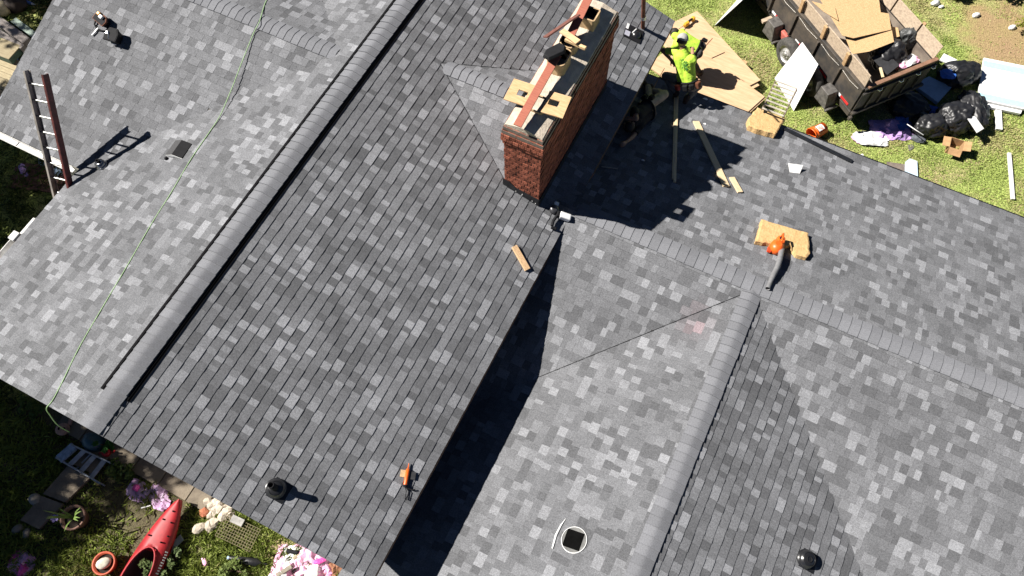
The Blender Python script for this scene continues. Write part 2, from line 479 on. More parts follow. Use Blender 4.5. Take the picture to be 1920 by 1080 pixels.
# the tabs that show largest are parts of their own, the others one field per slope
def shown(t):
    s, quad, v, th, tone, full, u, w, lo = t
    if not full: return 0
    p = [to_px(s.W(a, b)) for a, b in [(u, v), (u + w, v), (u + w, v + EXPO), (u, v + EXPO)]]
    if any(not (4 < x < 1916 and 4 < y < 1076) for x, y in p): return 0
    return abs(sum(p[i][0] * p[(i + 1) % 4][1] - p[(i + 1) % 4][0] * p[i][1] for i in range(4))) / 2
order = sorted(range(len(TABS)), key=lambda i: -shown(TABS[i]))
single = set(order[:300])
fields = {}; tab_mesh = {}
for i, t in enumerate(TABS):
    s, quad, v, th, tone, full, u, w, lo = t
    if i in single:
        k = (round(w, 3), tone, th)
        if k not in tab_mesh:
            mb = MB(); tab_faces(mb, Matrix.Identity(4), [(0, lo), (w, lo), (w, EXPO + .03), (0, EXPO + .03)], 0, th, tone, EXPO)
            tab_mesh[k] = mb.mesh('shingle', M_SH)
        o = bpy.data.objects.new('shingle', tab_mesh[k]); COL.objects.link(o)
        o.parent = s.obj; o.matrix_parent_inverse = wmat(s.obj).inverted(); o.matrix_basis = s.M @ T(u, v, 0)
    else:
        mb = fields.setdefault(s.key, (s, MB()))[1]
        tab_faces(mb, s.M, quad, v, th, tone, s.expo)
for s, mb in fields.values():
    mb.build('shingle_field', M_SH, s.obj, kind='stuff', center=False)

# ------------------------------------------------------------------ ridges: vent and cap shingles
def cap_mesh(half_w, ang_l, ang_r, length, th=0.006, butt=.022):
    """a cap shingle folded over a ridge that runs along local y; ang = slope of each side"""
    prof = []
    N = 5
    for i in range(-N, N + 1):
        x = half_w * i / N; tan = ang_r if x > 0 else ang_l
        r = 0.022
        z = -tan * (math.sqrt(x * x + r * r) - r)
        prof.append((x, z))
    vs = []
    for y, lift in ((0, butt), (length, 0.002)):
        for x, z in prof: vs.append((x, y, z + lift))
        for x, z in prof: vs.append((x, y, z + lift - (th if y == 0 else 0.003) - (butt - .008 if y == 0 else 0)))
    m = len(prof); fs = []; sm = []
    nv = len(vs); vs = vs + vs                # rims get their own vertices so the face shading stays clean
    for i in range(m - 1):
        fs.append((i, i + 1, 2 * m + i + 1, 2 * m + i)); sm.append(True)
        fs.append((nv + m + i, nv + m + i + 1, nv + i + 1, nv + i)); sm.append(False)
    fs.append((nv, nv + 2 * m, nv + 3 * m, nv + m)); sm.append(False)
    fs.append((nv + m - 1, nv + 2 * m - 1, nv + 4 * m - 1, nv + 3 * m - 1)); sm.append(False)
    me = bpy.data.meshes.new('ridge_cap'); me.from_pydata(vs, [], fs); me.materials.append(M_CAP)
    me.polygons.foreach_set('use_smooth', sm); me.validate(); me.update()
    return me
def ridge(name, p0, p1, al, ar, lift=0.010, half_w=0.155, expo=0.142, vent=None, butt=.022):
    """caps from p0 (low lap end) to p1"""
    p0 = Vector(p0); p1 = Vector(p1); t = (p1 - p0).normalized(); L = (p1 - p0).length
    base = empty(name, p0); base.parent = house; base.matrix_parent_inverse = wmat(house).inverted()
    F = frame(p0, t.cross(Vector((0, 0, 1))), (0, 0, 1))
    me = cap_mesh(half_w, al, ar, expo + 0.03, butt=butt)
    n = int(L / expo)
    for i in range(n):
        y = i * expo
        up = lift + (0 if not vent or y < vent[0] - .18 else vent[2] * .5 if y < vent[0] else vent[2]); jit = .3 if vent else 1
        M = F @ T(random.uniform(-.004, .004) * jit, y, up) @ RZ(random.uniform(-.012, .012) * jit)
        x, yy = to_px(M.translation)
        if not (-80 < x < 2000 and -80 < yy < 1160): continue
        o = bpy.data.objects.new('ridge_cap', me); COL.objects.link(o)
        o.parent = base; o.matrix_parent_inverse = wmat(base).inverted(); o.matrix_basis = M
    return base, F
VENT0 = 0.52
rb, RF = ridge('main_ridge', (0, 0, Z0), (0, LN, Z0), PM * .95, PM * .95, vent=(VENT0 - .05, 99, 0.021), half_w=0.165, lift=.006, butt=.022)
RF = frame((0, 0, Z0), (1, 0, 0), (0, 0, 1))
for sgn in (-1, 1):
    mb = MB()
    prof = [(0.012 * sgn, 0.012), (0.158 * sgn, 0.012 - .158 * PM), (0.158 * sgn, 0.032 - .158 * PM), (0.012 * sgn, 0.030)]
    vs = [RF @ Vector((x, y, z)) for y in (VENT0 + .07, LN) for x, z in prof]
    mb.add(vs, [(0, 1, 2, 3), (7, 6, 5, 4), (0, 4, 5, 1), (1, 5, 6, 2), (2, 6, 7, 3)])
    mb.build('ridge_vent', M_VENT, rb, center=False)
    mb = MB()                               # the vent's thin nailing flange lying on the slope
    F2 = RF @ RY(math.atan(PM) * sgn)
    mb.box(F2, ((0.105 if sgn < 0 else .06), LN - VENT0 - (.0 if sgn > 0 else -.03), 0.004), 0, c=((0.206 if sgn < 0 else 0.205) * sgn, (LN + VENT0) / 2, 0.019))
    mb.box(F2, (0.004, LN - VENT0, 0.014), 0, c=(0.2 * sgn, (LN + VENT0) / 2, 0.026))
    mb.build('vent_flange', M_VENT, rb, center=False)
ridge('lower_ridge', (15.5, Y2, ZR2), (4.05, Y2, ZR2), P2 * .9, P2 * .9, expo=.158, butt=.013)
ridge('wing_ridge', (X3, -2.0, ZR3), (X3, Y2 - .02, ZR3), P3 * .9, P3 * .9, butt=.020)
ridge('side_ridge', (XJ - .02, Y4, ZR4), (-X4, Y4, ZR4), P4 * .9, P4 * .9, butt=.012)
ridge('cricket_ridge', (ck_x1 + .15, ck_y, ck_top.z), (ck_top.x + .02, ck_y, ck_top.z), ck_plane(1)[2] * -.9, ck_plane(1)[2] * -.9, lift=0.010, half_w=0.14, butt=.016)

# cut edges of the closed valleys
def valley(a, b, w=.009, h=.022):
    a = Vector(a); b = Vector(b); mb = MB()
    mb.box(framex((a + b) / 2, b - a, (0, 0, 1)), ((b - a).length, w, h), 0, c=(0, 0, h / 2 - .004)); mb.build('valley_edge', M_FLASH, house)
def v23(dx, sg):
    z = ZR3 - P3 * dx; return (X3 + sg * dx, Y2 - (ZR2 - z) / P2, z)
valley(v23(.1, -1), v23(2.5, -1))
valley((ck_top.x, ck_top.y - .01, ck_top.z), (ck_near.x, ck_near.y, ck_near.z), .007, .018)
valley((ck_top.x, ck_top.y + .01, ck_top.z), (ck_near.x, 2 * ck_y - ck_near.y, ck_near.z), .007, .018)

# ------------------------------------------------------------------ walls, fascia, gutters
def wall(poly, z0, z1, name='wall', m=None):
    mb = MB(); mb.prism(None, poly, z0, z1); return mb.build(name, m or M_WALL, house)
mb = MB()                                   # main block: a gabled prism
xw0, xw1, yw0, yw1 = -WL + .42, WR - .42, .28, LN - .28
pz = lambda x: Z0 - abs(x) * PM - .075
pr = [(xw0, 0), (xw1, 0), (xw1, pz(xw1)), (0, pz(0)), (xw0, pz(xw0))]
vs = [(x, yw0, z) for x, z in pr] + [(x, yw1, z) for x, z in pr]
mb.add(vs, [(0, 1, 2, 3, 4), (9, 8, 7, 6, 5), (1, 6, 7, 2), (5, 0, 4, 9), (2, 7, 8, 3), (3, 8, 9, 4)])
mb.build('wall', M_WALL, house)
wall([(-X4 + .3, Y4 - B4 + .4), (-WL + .40, Y4 - B4 + .4), (-WL + .40, Y4 + B4 - .4), (-X4 + .3, Y4 + B4 - .4)], 0, Z0 - 1.40)
wall([(3.6, Y2 - 3.9), (15.2, Y2 - 3.9), (15.2, Y2 + B2 - .4), (3.6, Y2 + B2 - .4)], 0, ZR2 - 1.40)
wall([(3.62, -1.7), (X3 + 3.8, -1.7), (X3 + 3.8, Y2 - 3.95), (3.62, Y2 - 3.95)], 0, ZR3 - 1.32)
ze = Z0 - WL * PM
mb = MB(); mb.box(None, (0.025, 11.1, 0.15), 0, c=(WR - .02, LN / 2, Z0 - WR * PM - .095)); mb.build('fascia', M_FASCIA, house)
mb = MB(); mb.box(None, (0.022, 3.40, 0.16), 0, c=(-WL + .012, 1.75, ze - .095)); mb.build('fascia', M_FASCIA, house)
mb = MB(); mb.box(None, (12.2, 0.025, 0.15), 0, c=(9.4, Y2 + B2 - .014, ZR2 - B2 * P2 - .095)); mb.build('fascia', M_WHITE, house)
mb = MB(); mb.box(None, (12.2, 0.05, 0.006), 0, c=(9.4, Y2 + B2 + .006, ZR2 - B2 * P2 + .004)); mb.build('drip_edge', M_FLASH, house)
def gutter(p0, p1, out, name='gutter'):
    """an open K-style gutter along an eave"""
    p0 = Vector(p0); p1 = Vector(p1); t = (p1 - p0).normalized(); out = Vector(out)
    pr = [(0, 0), (0, -.10), (.075, -.10), (.10, -.05), (.118, -.012), (.118, 0), (.108, 0), (.108, -.010), (.092, -.048), (.070, -.093), (.006, -.093), (.006, 0)]
    vs = [p + out * x + Vector((0, 0, z)) for p in (p0, p1) for x, z in pr]
    n = len(pr)
    mb = MB(); mb.add(vs, [(i, (i + 1) % n, n + (i + 1) % n, n + i) for i in range(n)] + [tuple(range(n))[::-1], tuple(range(n, 2 * n))])
    for i in range(1, int((p1 - p0).length / .6)):
        mb.box(frame(p0 + t * (i * .6), out, (0, 0, 1)), (.112, .022, .006), 0, c=(.058, 0, -.004))
    return mb.build(name, M_WHITE, house)
gutter((-X4, Y4 - B4 - .005, ze - .012), (-WL - .16, Y4 - B4 - .005, ze - .012), (0, -1, 0))
gutter((-WL - .028, .05, ze - .03), (-WL - .028, 1.95, ze - .03), (-1, 0, 0))
mb = MB()                                   # elbow lying across the end of the gutter
mb.box(frame((-WL - .09, 1.98, ze - .01), (0, 1, 0), (0, 0, 1)), (.16, .12, .09))
mb.box(frame((-WL - .09, 2.20, ze - .10), (0, 1, -.35), (0, 0, 1)), (.42, .07, .06))
mb.build('gutter_elbow', M_WHITE, house, bevel=.01)
# ------------------------------------------------------------------ chimney (a part of the house)
M_BRICK = mat('red_brick', (0.31, 0.102, 0.062), 0.9, var=0.0, scale=9, col2=(0.10, 0.036, 0.027), bump=.6, bscale=50, obj_var=0.45, spec=.2)
M_MORTAR = mat('old_mortar', (0.20, 0.16, 0.13), 0.95, var=.15, scale=30)
M_CROWN = mat('weathered_concrete_crown', (0.60, 0.52, 0.42), 0.9, var=0.0, scale=7, col2=(0.40, 0.34, 0.27), bump=.5, bscale=40)
M_CLAY = mat('clay_flue_tile', (0.52, 0.36, 0.20), 0.85, var=.12, scale=9)
M_SOOT_SHADE = mat('soot_and_hole_shade', (0.004, 0.004, 0.004), 1.0, spec=.05)  # soot in the flues; also the painted dark of the duct opening
M_REDWOOD = mat('red_stained_plank', (0.40, 0.135, 0.085), 0.8, var=0.0, scale=9, col2=(0.30, 0.085, 0.055), stretch=(1, 12, 1))
M_PLY = mat('plywood_face', (0.66, 0.44, 0.24), 0.8, var=0.0, scale=5, col2=(0.50, 0.30, 0.14), stretch=(1, 5, 1))
M_PLYEDGE = mat('plywood_edge', (0.30, 0.16, 0.08), 0.9, scale=40)
M_TIN = mat('grey_tin', (0.32, 0.30, 0.27), 0.45, metal=.6)

CT = Z0 + 0.63                              # top of the brickwork
chim = empty('chimney', ((CX0 + CX1) / 2, (CY0 + CY1) / 2, Z0 - 1.2)); chim.parent = house; chim.matrix_parent_inverse = wmat(house).inverted()
CH = 0.0826
NC = 22
BW = 0.2
def cbrick_mesh(L):
    mb = MB(); mb.box(None, (L, .095, .070)); return mb.mesh('brick', M_BRICK)
bm_cache = {}
bricks = []                                 # (course, face, matrix, length)
for c in range(NC):
    z = CT - CH * (NC - c) + CH / 2
    k = NC - 1 - c                          # courses counted from the top
    pr = {0: .0, 1: .018, 2: .034, 3: .034, 4: .018, 5: 0}.get(k, 0)      # corbelled band below the top
    x0, x1, y0, y1 = CX0 - pr, CX1 + pr, CY0 - pr, CY1 + pr
    odd = c % 2
    for face, length in (('front', x1 - x0), ('right', y1 - y0), ('back', x1 - x0), ('left', y1 - y0)):
        n = max(1, round(length / (.106 if face == 'front' else .211))); step = length / n
        cuts = [i * step for i in range(n + 1)] if not odd else [0] + [(i + .5) * step for i in range(n)] + [length]
        for a, b in zip(cuts, cuts[1:]):
            L = b - a - .011; m = (a + b) / 2; j = random.uniform(-.004, .004)
            tilt = RZ(random.uniform(-.01, .01))
            if face == 'front': M = T(x0 + m, y0 + .0475 + j, z)
            elif face == 'back': M = T(x1 - m, y1 - .0475 + j, z)
            elif face == 'right': M = T(x1 - .0475 + j, y0 + m, z) @ RZ(math.pi / 2)
            else: M = T(x0 + .0475 + j, y0 + m, z) @ RZ(math.pi / 2)
            if face in ('left', 'right') and (m < .1 or m > length - .1): continue
            if plane_z('main_r', M.translation.x, M.translation.y) > z + .05: continue
            bricks.append((c, face, M @ tilt, L))
shown_b = sorted([i for i, b in enumerate(bricks) if b[1] in ('front', 'right')], key=lambda i: (bricks[i][1] != 'front', -bricks[i][0]))[:300]
shown_b = set(shown_b)
rest = MB()
for i, (c, face, M, L) in enumerate(bricks):
    if i in shown_b:
        k = round(L, 2)
        if k not in bm_cache: bm_cache[k] = cbrick_mesh(k)
        o = bpy.data.objects.new('brick', bm_cache[k]); COL.objects.link(o); o.parent = chim
        o.matrix_parent_inverse = wmat(chim).inverted(); o.matrix_basis = M
    else:
        rest.box(M, (L, .095, .070))
rest.build('brick_courses', M_BRICK, chim, kind='stuff')
mb = MB(); mb.prism(None, [(CX0 + .012, CY0 + .012), (CX1 - .012, CY0 + .012), (CX1 - .012, CY1 - .012), (CX0 + .012, CY1 - .012)], Z0 - 1.6, CT - .004)
for k in range(1, 5):
    pr = {1: .006, 2: .022, 3: .022, 4: .006}[k]; z1 = CT - k * CH
    mb.prism(None, [(CX0 - pr, CY0 - pr), (CX1 + pr, CY0 - pr), (CX1 + pr, CY1 + pr), (CX0 - pr, CY1 + pr)], z1 + .006, z1 + CH - .008)
mb.build('mortar', M_MORTAR, chim)
# crown: an uneven wash, highest along the middle
mb = MB(); N = 26; prof = [(-.31, 0), (-.29, .035), (-.10, .085), (.06, .088), (.20, .045), (.30, .012), (.31, 0)]
vs = []
for i in range(N + 1):
    y = CY0 + .015 + (CY1 - CY0 - .03) * i / N
    for x, z in prof:
        vs.append(((CX0 + CX1) / 2 + x + .008 * mnoise.noise((i * .7, x * 9, 1)), y, CT - .002 + z + (.014 * mnoise.noise((i * .5, x * 7, 5)) if z > .02 else 0)))
k = len(prof)
mb.add(vs, [(i * k + j, i * k + j + 1, (i + 1) * k + j + 1, (i + 1) * k + j) for i in range(N) for j in range(k - 1)] + [tuple(range(k)), tuple(range(N * k, N * k + k))[::-1]])
mb.build('crown', M_CROWN, chim)
def flue(px, z, sx, sy, h, rnd=.03, ang=0.0):
    c = at(px, z); c.z = CT + .05
    M = T(*c) @ RZ(ang)
    def rr(a, b, r):
        pts = []
        for cx, cy, a0 in ((a - r, b - r, 0), (-a + r, b - r, 90), (-a + r, -b + r, 180), (a - r, -b + r, 270)):
            for t in (0, 30, 60, 90):
                an = math.radians(a0 + t); pts.append((cx + r * math.cos(an), cy + r * math.sin(an)))
        return pts
    o_, i_ = rr(sx / 2, sy / 2, rnd), rr(sx / 2 - .022, sy / 2 - .022, max(.01, rnd - .02)); n = len(o_)
    vs = [M @ Vector((x, y, zz)) for pts, zz in ((o_, -.06), (o_, h), (i_, h), (i_, h - .30)) for x, y in pts]
    fs = []
    for r in range(3):
        fs += [(r * n + j, r * n + (j + 1) % n, (r + 1) * n + (j + 1) % n, (r + 1) * n + j) for j in range(n)]
    mb = MB(); mb.add(vs, fs[:2 * n]); mb.add(vs[2 * n:], [(j, (j + 1) % n, n + (j + 1) % n, n + j) for j in range(n)] , 1); mb.add(vs[3 * n:], [tuple(range(n))], 1)
    return mb.build('flue', [M_CLAY, M_SOOT_SHADE], chim)
flue((1103, 30), CT + .22, .30, .27, .24, .03)
flue((1067, 82), CT + .18, .28, .28, .20, .10)
flue((1048, 112), CT + .22, .29, .36, .26, .08)
flue((1008, 195), CT + .10, .28, .30, .07, .05)
# step and apron flashing round the foot
mb = MB()
za, zb = plane_z('main_r', CX0, CY0), plane_z('main_r', CX1, CY0)
yf = CY0 - .012
vs = [(CX0 - .02, yf, za - .01), (CX1 + .012, yf, zb - .01), (CX1 + .012, yf, zb + .20), (CX0 + .22, yf, za + .06), (CX0 + .10, yf, za + .16), (CX0 - .02, yf, za + .18)]
vs += [(x, y + .010, z) for x, y, z in vs]
mb.add(vs, [(0, 1, 2, 3, 4, 5), (1, 7, 8, 2), (2, 8, 9, 3), (3, 9, 10, 4), (4, 10, 11, 5), (5, 11, 6, 0)])
mb.build('flashing', M_FLASH, chim)
mb = MB()
fx = CX1 + .014
vs = [(fx, CY0 - .012, zb), (fx, CY1, zb), (fx, CY1, zb + .17), (fx, CY0 - .012, zb + .20)]
vs += [(x - .01, y, z) for x, y, z in vs]
mb.add(vs, [(0, 1, 2, 3), (3, 2, 6, 7), (0, 3, 7, 4), (1, 5, 6, 2)])
mb.build('flashing', M_FLASH, chim)
mb = MB()
F = frame((0, CY0 - .012, 0), (1, 0, 0), (0, 0, 1))
for x, dz in ((.22, .05), (.33, .045), (.34, .08), (.52, .06), (.58, .05)):
    z = plane_z('main_r', CX0 + x, CY0) + dz
    mb.lathe(frame((CX0 + x, CY0 - .014, z), (1, 0, 0), (0, -1, 0)), [(.008, 0), (.009, .003), (.004, .006)], 8)
mb.build('nail_heads', M_WHITE, chim)

# ------------------------------------------------------------------ loose boards on the chimney top
def board_px(name, pts, z, th, m, label, cat, edge=None, holes=(), bevel=.002, slope_=0.0, group=None):
    """a flat panel whose four corners show at the given pixels, at height z"""
    c = [at(p, z + (slope_[i] if slope_ else 0)) for i, p in enumerate(pts)]
    o = sum(c, Vector()) / 4; n = (c[1] - c[0]).cross(c[3] - c[0]).normalized()
    if n.z < 0: n = -n
    F = frame(o, c[1] - c[0], n); Fi = F.inverted()
    q = [Fi @ p for p in c]; xs = (q[1].x + q[2].x - q[0].x - q[3].x) / 4; ys = abs(q[2].y + q[3].y - q[0].y - q[1].y) / 4
    mb = MB()
    if holes:
        hx0, hx1, hy0, hy1 = [v for v in holes]
        X = [-xs, hx0 * xs, hx1 * xs, xs]; Y = [-ys, hy0 * ys, hy1 * ys, ys]
        for i in range(3):
            for j in range(3):
                if i == 1 and j == 1: continue
                mb.box(F, (X[i + 1] - X[i] - .0004, Y[j + 1] - Y[j] - .0004, th), 0, c=((X[i] + X[i + 1]) / 2, (Y[j] + Y[j + 1]) / 2, -th / 2))
    else:
        mb.box(F, (2 * xs, 2 * ys, th), 0, c=(0, 0, -th / 2))
    return mb.build(name, m, bevel=0 if holes else bevel, label=label, cat=cat, group=group)
zt = CT + .15
board_px('plywood_square', [(1031, 170), (1072, 182), (1054, 223), (1014, 208)], zt, .018, M_PLY, 'square plywood offcut with a slot overhanging the shaded side of the chimney top', 'plywood', holes=(-.72, .20, -.20, .34))
board_px('plywood_square', [(964, 147), (1004, 160), (984, 199), (944, 185)], zt, .018, M_PLY, 'square plywood offcut with a slot overhanging the sunny side of the chimney top', 'plywood', holes=(-.15, .72, -.30, .22))
def plank_px(name, a, b, za, zb, w, th, m, label, cat, up=(0, 0, 1), bevel=.003, group=None, mb=None):
    A, B = at(a, za), at(b, zb)
    F = framex((A + B) / 2, B - A, up)
    k = MB() if mb is None else mb
    k.box(F, ((B - A).length, w, th), 0, c=(0, 0, th / 2))
    return k.build(name, m, bevel=bevel, label=label, cat=cat, group=group) if mb is None else None
plank_px('chimney_plank', (970, 237), (1045, 104), CT + .21, CT + .31, .125, .022, M_REDWOOD, 'long red plank lying lengthwise across the two slotted plywood squares', 'plank')
plank_px('chimney_plank', (1068, 70), (1108, -12), CT + .30, CT + .34, .13, .022, M_REDWOOD, 'red plank at the far end of the chimney beside the last flue', 'plank')
A, B = at((1022, 70), CT + .30), at((1084, 28), CT + .42)
mb = MB(); mb.box(framex((A + B) / 2, B - A, (-.55, .25, .6)), ((B - A).length, .19, .022)); mb.build('chimney_board', [mat('dark_red_board', (.16, .06, .045), .85, scale=14)], label='tilted dark red board propped over the middle flues', cat='board', bevel=.002)
plank_px('chimney_board', (1053, 58), (1084, 80), CT + .42, CT + .44, .10, .02, mat('pale_pine', (.68, .46, .25), .75, scale=10, var=.12, stretch=(1, 8, 1)), 'pale pine board on top of the middle flues', 'board')
plank_px('chimney_board', (1060, 76), (1098, 93), CT + .36, CT + .38, .05, .045, MATS['pale_pine'], 'short pale batten sticking out over the shaded chimney side', 'board')
F = frame(at((1040, 96), CT + .42), (.6, 1, .1), (-.3, .1, 1))
mb = MB(); mb.prism(F, [(-.17, -.10), (.10, -.13), (.19, -.02), (.17, .12), (-.08, .13), (-.19, .05)], -.03, .02, top=[(-.15, -.08), (.09, -.11), (.17, -.02), (.15, .10), (-.07, .11), (-.16, .04)])
mb.build('black_pan', M_BLACK, label='black shallow pan lying over the rectangular flue', cat='pan', bevel=.008)
# ------------------------------------------------------------------ things on the roof
M_ALU = mat('aluminium', (0.62, 0.62, 0.61), 0.35, var=.08, scale=8, metal=.85)
M_RAIL = mat('weathered_grey_rail', (0.30, 0.27, 0.25), 0.6, var=.15, scale=6, metal=.3)
M_MAROON = mat('maroon_fiberglass', (0.10, 0.022, 0.022), 0.5, var=.2, scale=9)
M_ROPE = mat('green_rope', (0.30, 0.46, 0.22), 0.8, var=.15, scale=90)
M_ORANGE = mat('orange_plastic', (0.80, 0.13, 0.015), 0.4, var=.06)
M_LEATHER = mat('tan_leather', (0.15, 0.050, 0.022), 0.8, var=.2, scale=16, bump=.2)
M_RUBBER = mat('black_rubber', (0.016, 0.016, 0.017), 0.30, var=.1, spec=1.0)
M_PINE = mat('new_pine_lumber', (0.70, 0.56, 0.36), 0.75, var=0.0, scale=8, col2=(0.58, 0.43, 0.25), stretch=(1, 10, 10))
M_FOAM = mat('yellow_insulation_foam', (0.64, 0.43, 0.20), 0.95, var=0.0, scale=9, col2=(0.50, 0.31, 0.13), bump=.6, bscale=26)
M_GREYT = mat('grey_tube_plastic', (0.20, 0.20, 0.205), 0.45, var=.08)
M_RUST = mat('rusty_pipe', (0.22, 0.085, 0.05), 0.7, var=.2, scale=14, metal=.3)
M_WPLAST = mat('white_plastic', (0.80, 0.80, 0.79), 0.4, var=.03)
M_STEEL = mat('bright_steel', (0.70, 0.70, 0.70), 0.22, var=.05, metal=1.0)

# extension ladder over the inner corner of the left eaves
Tl, Tr = Vector((-4.537, 4.155, Z0 + .233)), Vector((-4.137, 4.149, Z0 + .211))
Ml, Mr = at((103, 362), 3.12), at((127, 327), 3.32)
dirn = ((Tl - Ml).normalized() + (Tr - Mr).normalized()).normalized()
mid_top = (Tl + Tr) / 2
lat = (Tr - Tl); lat = (lat - dirn * lat.dot(dirn)).normalized()
LL = mid_top.z / dirn.z                     # reaches the ground
foot = mid_top - dirn * LL
lad = empty('extension_ladder', foot, 'tall ladder with maroon and grey rails leaning over the left inner eave corner', 'ladder')
F = frame(mid_top, lat, lat.cross(dirn))    # x across, y up the ladder
if (F.to_3x3() @ Vector((0, 1, 0))).dot(dirn) < 0: F = frame(mid_top, lat, -lat.cross(dirn))
sgn = 1 if (F.to_3x3() @ Vector((0, 1, 0))).dot(dirn) > 0 else -1
for s_, m in ((-1, M_RAIL), (1, M_MAROON)):
    mb = MB()
    mb.box(F, (.014, LL, .105), 0, c=(s_ * .205, -sgn * LL / 2, 0))
    mb.box(F, (.040, LL, .010), 0, c=(s_ * .185, -sgn * LL / 2, .050)); mb.box(F, (.040, LL, .010), 0, c=(s_ * .185, -sgn * LL / 2, -.050))
    mb.build('rail', m, lad, bevel=.003)
for i in range(int(LL / .265)):
    y = -sgn * (.20 + i * .265)
    mb = MB(); mb.tube([F @ Vector((-.2, y, 0)), F @ Vector((.2, y, 0))], .017, 10); mb.build('rung', M_ALU, lad)

# rope from the side ridge down over the front edge
pts = []
for px, k, l in [((509, -14), 'w4_far', .012), ((497, 8), 'w4_far', .012), ((489, 42), 'w4_near', .045), ((478, 62), 'w4_near', .03), ((468, 88), 'w4_near', .04), ((455, 126), 'w4_near', .07),
                 ((441, 165), 'w4_near', .08), ((432, 190), 'main_l', .075), ((415, 220), 'main_l', .035), ((392, 252), 'main_l', .018), ((360, 298), 'main_l', .014), ((322, 362), 'main_l', .012),
                 ((285, 421), 'main_l', .012), ((238, 502), 'main_l', .012), ((190, 583), 'main_l', .012), ((150, 652), 'main_l', .012), ((118, 718), 'main_l', .014), ((100, 752), 'main_l', .016)]:
    pts.append(on(px, k, l))
pts.append(Vector((pts[-1].x - .02, -.035, pts[-1].z - .03)))
e = pts[-1]
pts += [Vector((e.x - .02, -.09, e.z - .18)), Vector((e.x + .02, -.16, e.z - .42)), Vector((e.x + .10, -.17, e.z - .62))]
def smooth_path(p, n=6):
    out = []
    for i in range(len(p) - 1):
        p0, p1, p2, p3 = p[max(i - 1, 0)], p[i], p[i + 1], p[min(i + 2, len(p) - 1)]
        for j in range(n):
            t = j / n
            out.append(.5 * ((2 * p1) + (p2 - p0) * t + (2 * p0 - 5 * p1 + 4 * p2 - p3) * t * t + (3 * p1 - p0 - 3 * p2 + p3) * t ** 3))
    return out + [p[-1]]
MB().tube(smooth_path(pts), .0075, 7).build('rope', M_ROPE, label='thin green rope running down the left roof slope over the gable edge', cat='rope')

# two leather tool pouches with a belt
def pouch(F, w, d, h, lab, rim=None):
    root = empty('tool_pouch', F.translation, lab, 'tool pouch')
    mb = MB()
    pr = [(-w / 2, -d / 2), (w / 2, -d / 2), (w / 2 * 1.05, d * .1), (w * .3, d / 2), (-w * .3, d / 2), (-w / 2 * 1.05, d * .1)]
    mb.prism(F, [(x * .8, y * .8) for x, y in pr], 0, h, top=pr); mb.build('bag', M_BLACK, root, bevel=.012)
    mb = MB(); mb.prism(F, [(x * 1.03, y * 1.03) for x, y in pr], h * .8, h * 1.06); mb.build('leather_rim', rim or M_LEATHER, root, bevel=.008)
    MB().prism(F, [(x * .90, y * .86 - .006) for x, y in pr], h * 1.05, h * 1.085).build('opening', M_BLACK, root)
    return root
R1 = slope_frame((198, 42), 'w4_near', (222, 62)); R2 = slope_frame((221, 73), 'w4_near', (240, 78))
p1 = pouch(R1, .27, .17, .13, 'leather tool pouch with an orange tape measure on the upper left roof')
MB().box(R1, (.06, .06, .05), 0, c=(-.06, .05, .16)).build('tape_measure', mat('amber_plastic', (.75, .36, .05), .4), p1, bevel=.012)
MB().box(R1, (.07, .06, .05), 0, c=(.02, .03, .16)).build('white_box', M_WPLAST, p1, bevel=.006)
MB().tube([R1 @ Vector(v) for v in ((-.15, -.02, .05), (-.12, -.15, .02), (0, -.19, .015), (.14, -.12, .02), (.17, -.02, .04))], .014, 8).build('belt', M_BLACK, p1)
MB().box(R1, (.025, .17, .022), 0, c=(-.01, -.24, .02)).build('hammer_handle', M_WPLAST, p1, bevel=.006)
p2 = pouch(R2, .25, .23, .16, 'rounded black tool pouch with a steel hook beside the taped one', rim=M_BLACK)
MB().tube([R2 @ Vector(v) for v in ((-.06, .02, .18), (-.02, -.08, .17), (.03, -.14, .12), (.07, -.13, .06))], .010, 8).build('steel_hook', M_STEEL, p2)
MB().lathe(R2 @ T(-.07, .0, .16), [(.035, 0), (.04, .02), (.02, .045)], 12).build('chalk_reel', M_STEEL, p2)

# peaked vent cover on the left slope
F = slope_frame((338, 283), 'main_l', (350, 266), .01)
v = empty('roof_vent', F.translation, 'small peaked grey vent cover, shaded half coloured black, on the sunlit left slope', 'vent')
w, d, h = .155, .17, .085
MB().add([F @ Vector(p) for p in ((-w, d, .055), (w, d, .055), (w, 0, h), (-w, 0, h), (-w, d, .045), (w, d, .045), (w, 0, h - .012), (-w, 0, h - .012))],
         [(0, 1, 2, 3), (7, 6, 5, 4), (0, 4, 5, 1), (0, 3, 7, 4), (1, 5, 6, 2)]).build('cover', mat('granule_cover', (.055, .055, .058), .9, scale=70), v)
MB().add([F @ Vector(p) for p in ((-w, 0, h), (w, 0, h), (w, -d, .012), (-w, -d, .012), (-w, 0, h - .012), (w, 0, h - .012), (w, -d, .002), (-w, -d, .002))],
         [(0, 1, 2, 3), (7, 6, 5, 4), (2, 6, 7, 3), (0, 3, 7, 4), (1, 5, 6, 2)]).build('shaded_hood', M_BLACK, v)  # black pane whose colour also carries the shade of the side away from the sun
MB().add([F @ Vector(p) for p in ((-w - .004, d, .045), (-w - .004, 0, h - .012), (-w - .004, -d, .0), (-w - .004, -d, -.01), (-w - .004, 0, .02), (-w - .004, d, .02), (-w + .01, d, .045), (-w + .01, 0, h - .012), (-w + .01, -d, .0))],
         [(0, 1, 4, 5), (1, 2, 3, 4), (0, 6, 7, 1), (1, 7, 8, 2)]).build('end_lip', M_WPLAST, v)
MB().lathe(F @ T(-.20, .15, 0), [(.03, -.01), (.033, .02), (.018, .04)], 10).build('knob', M_BLACK, v)

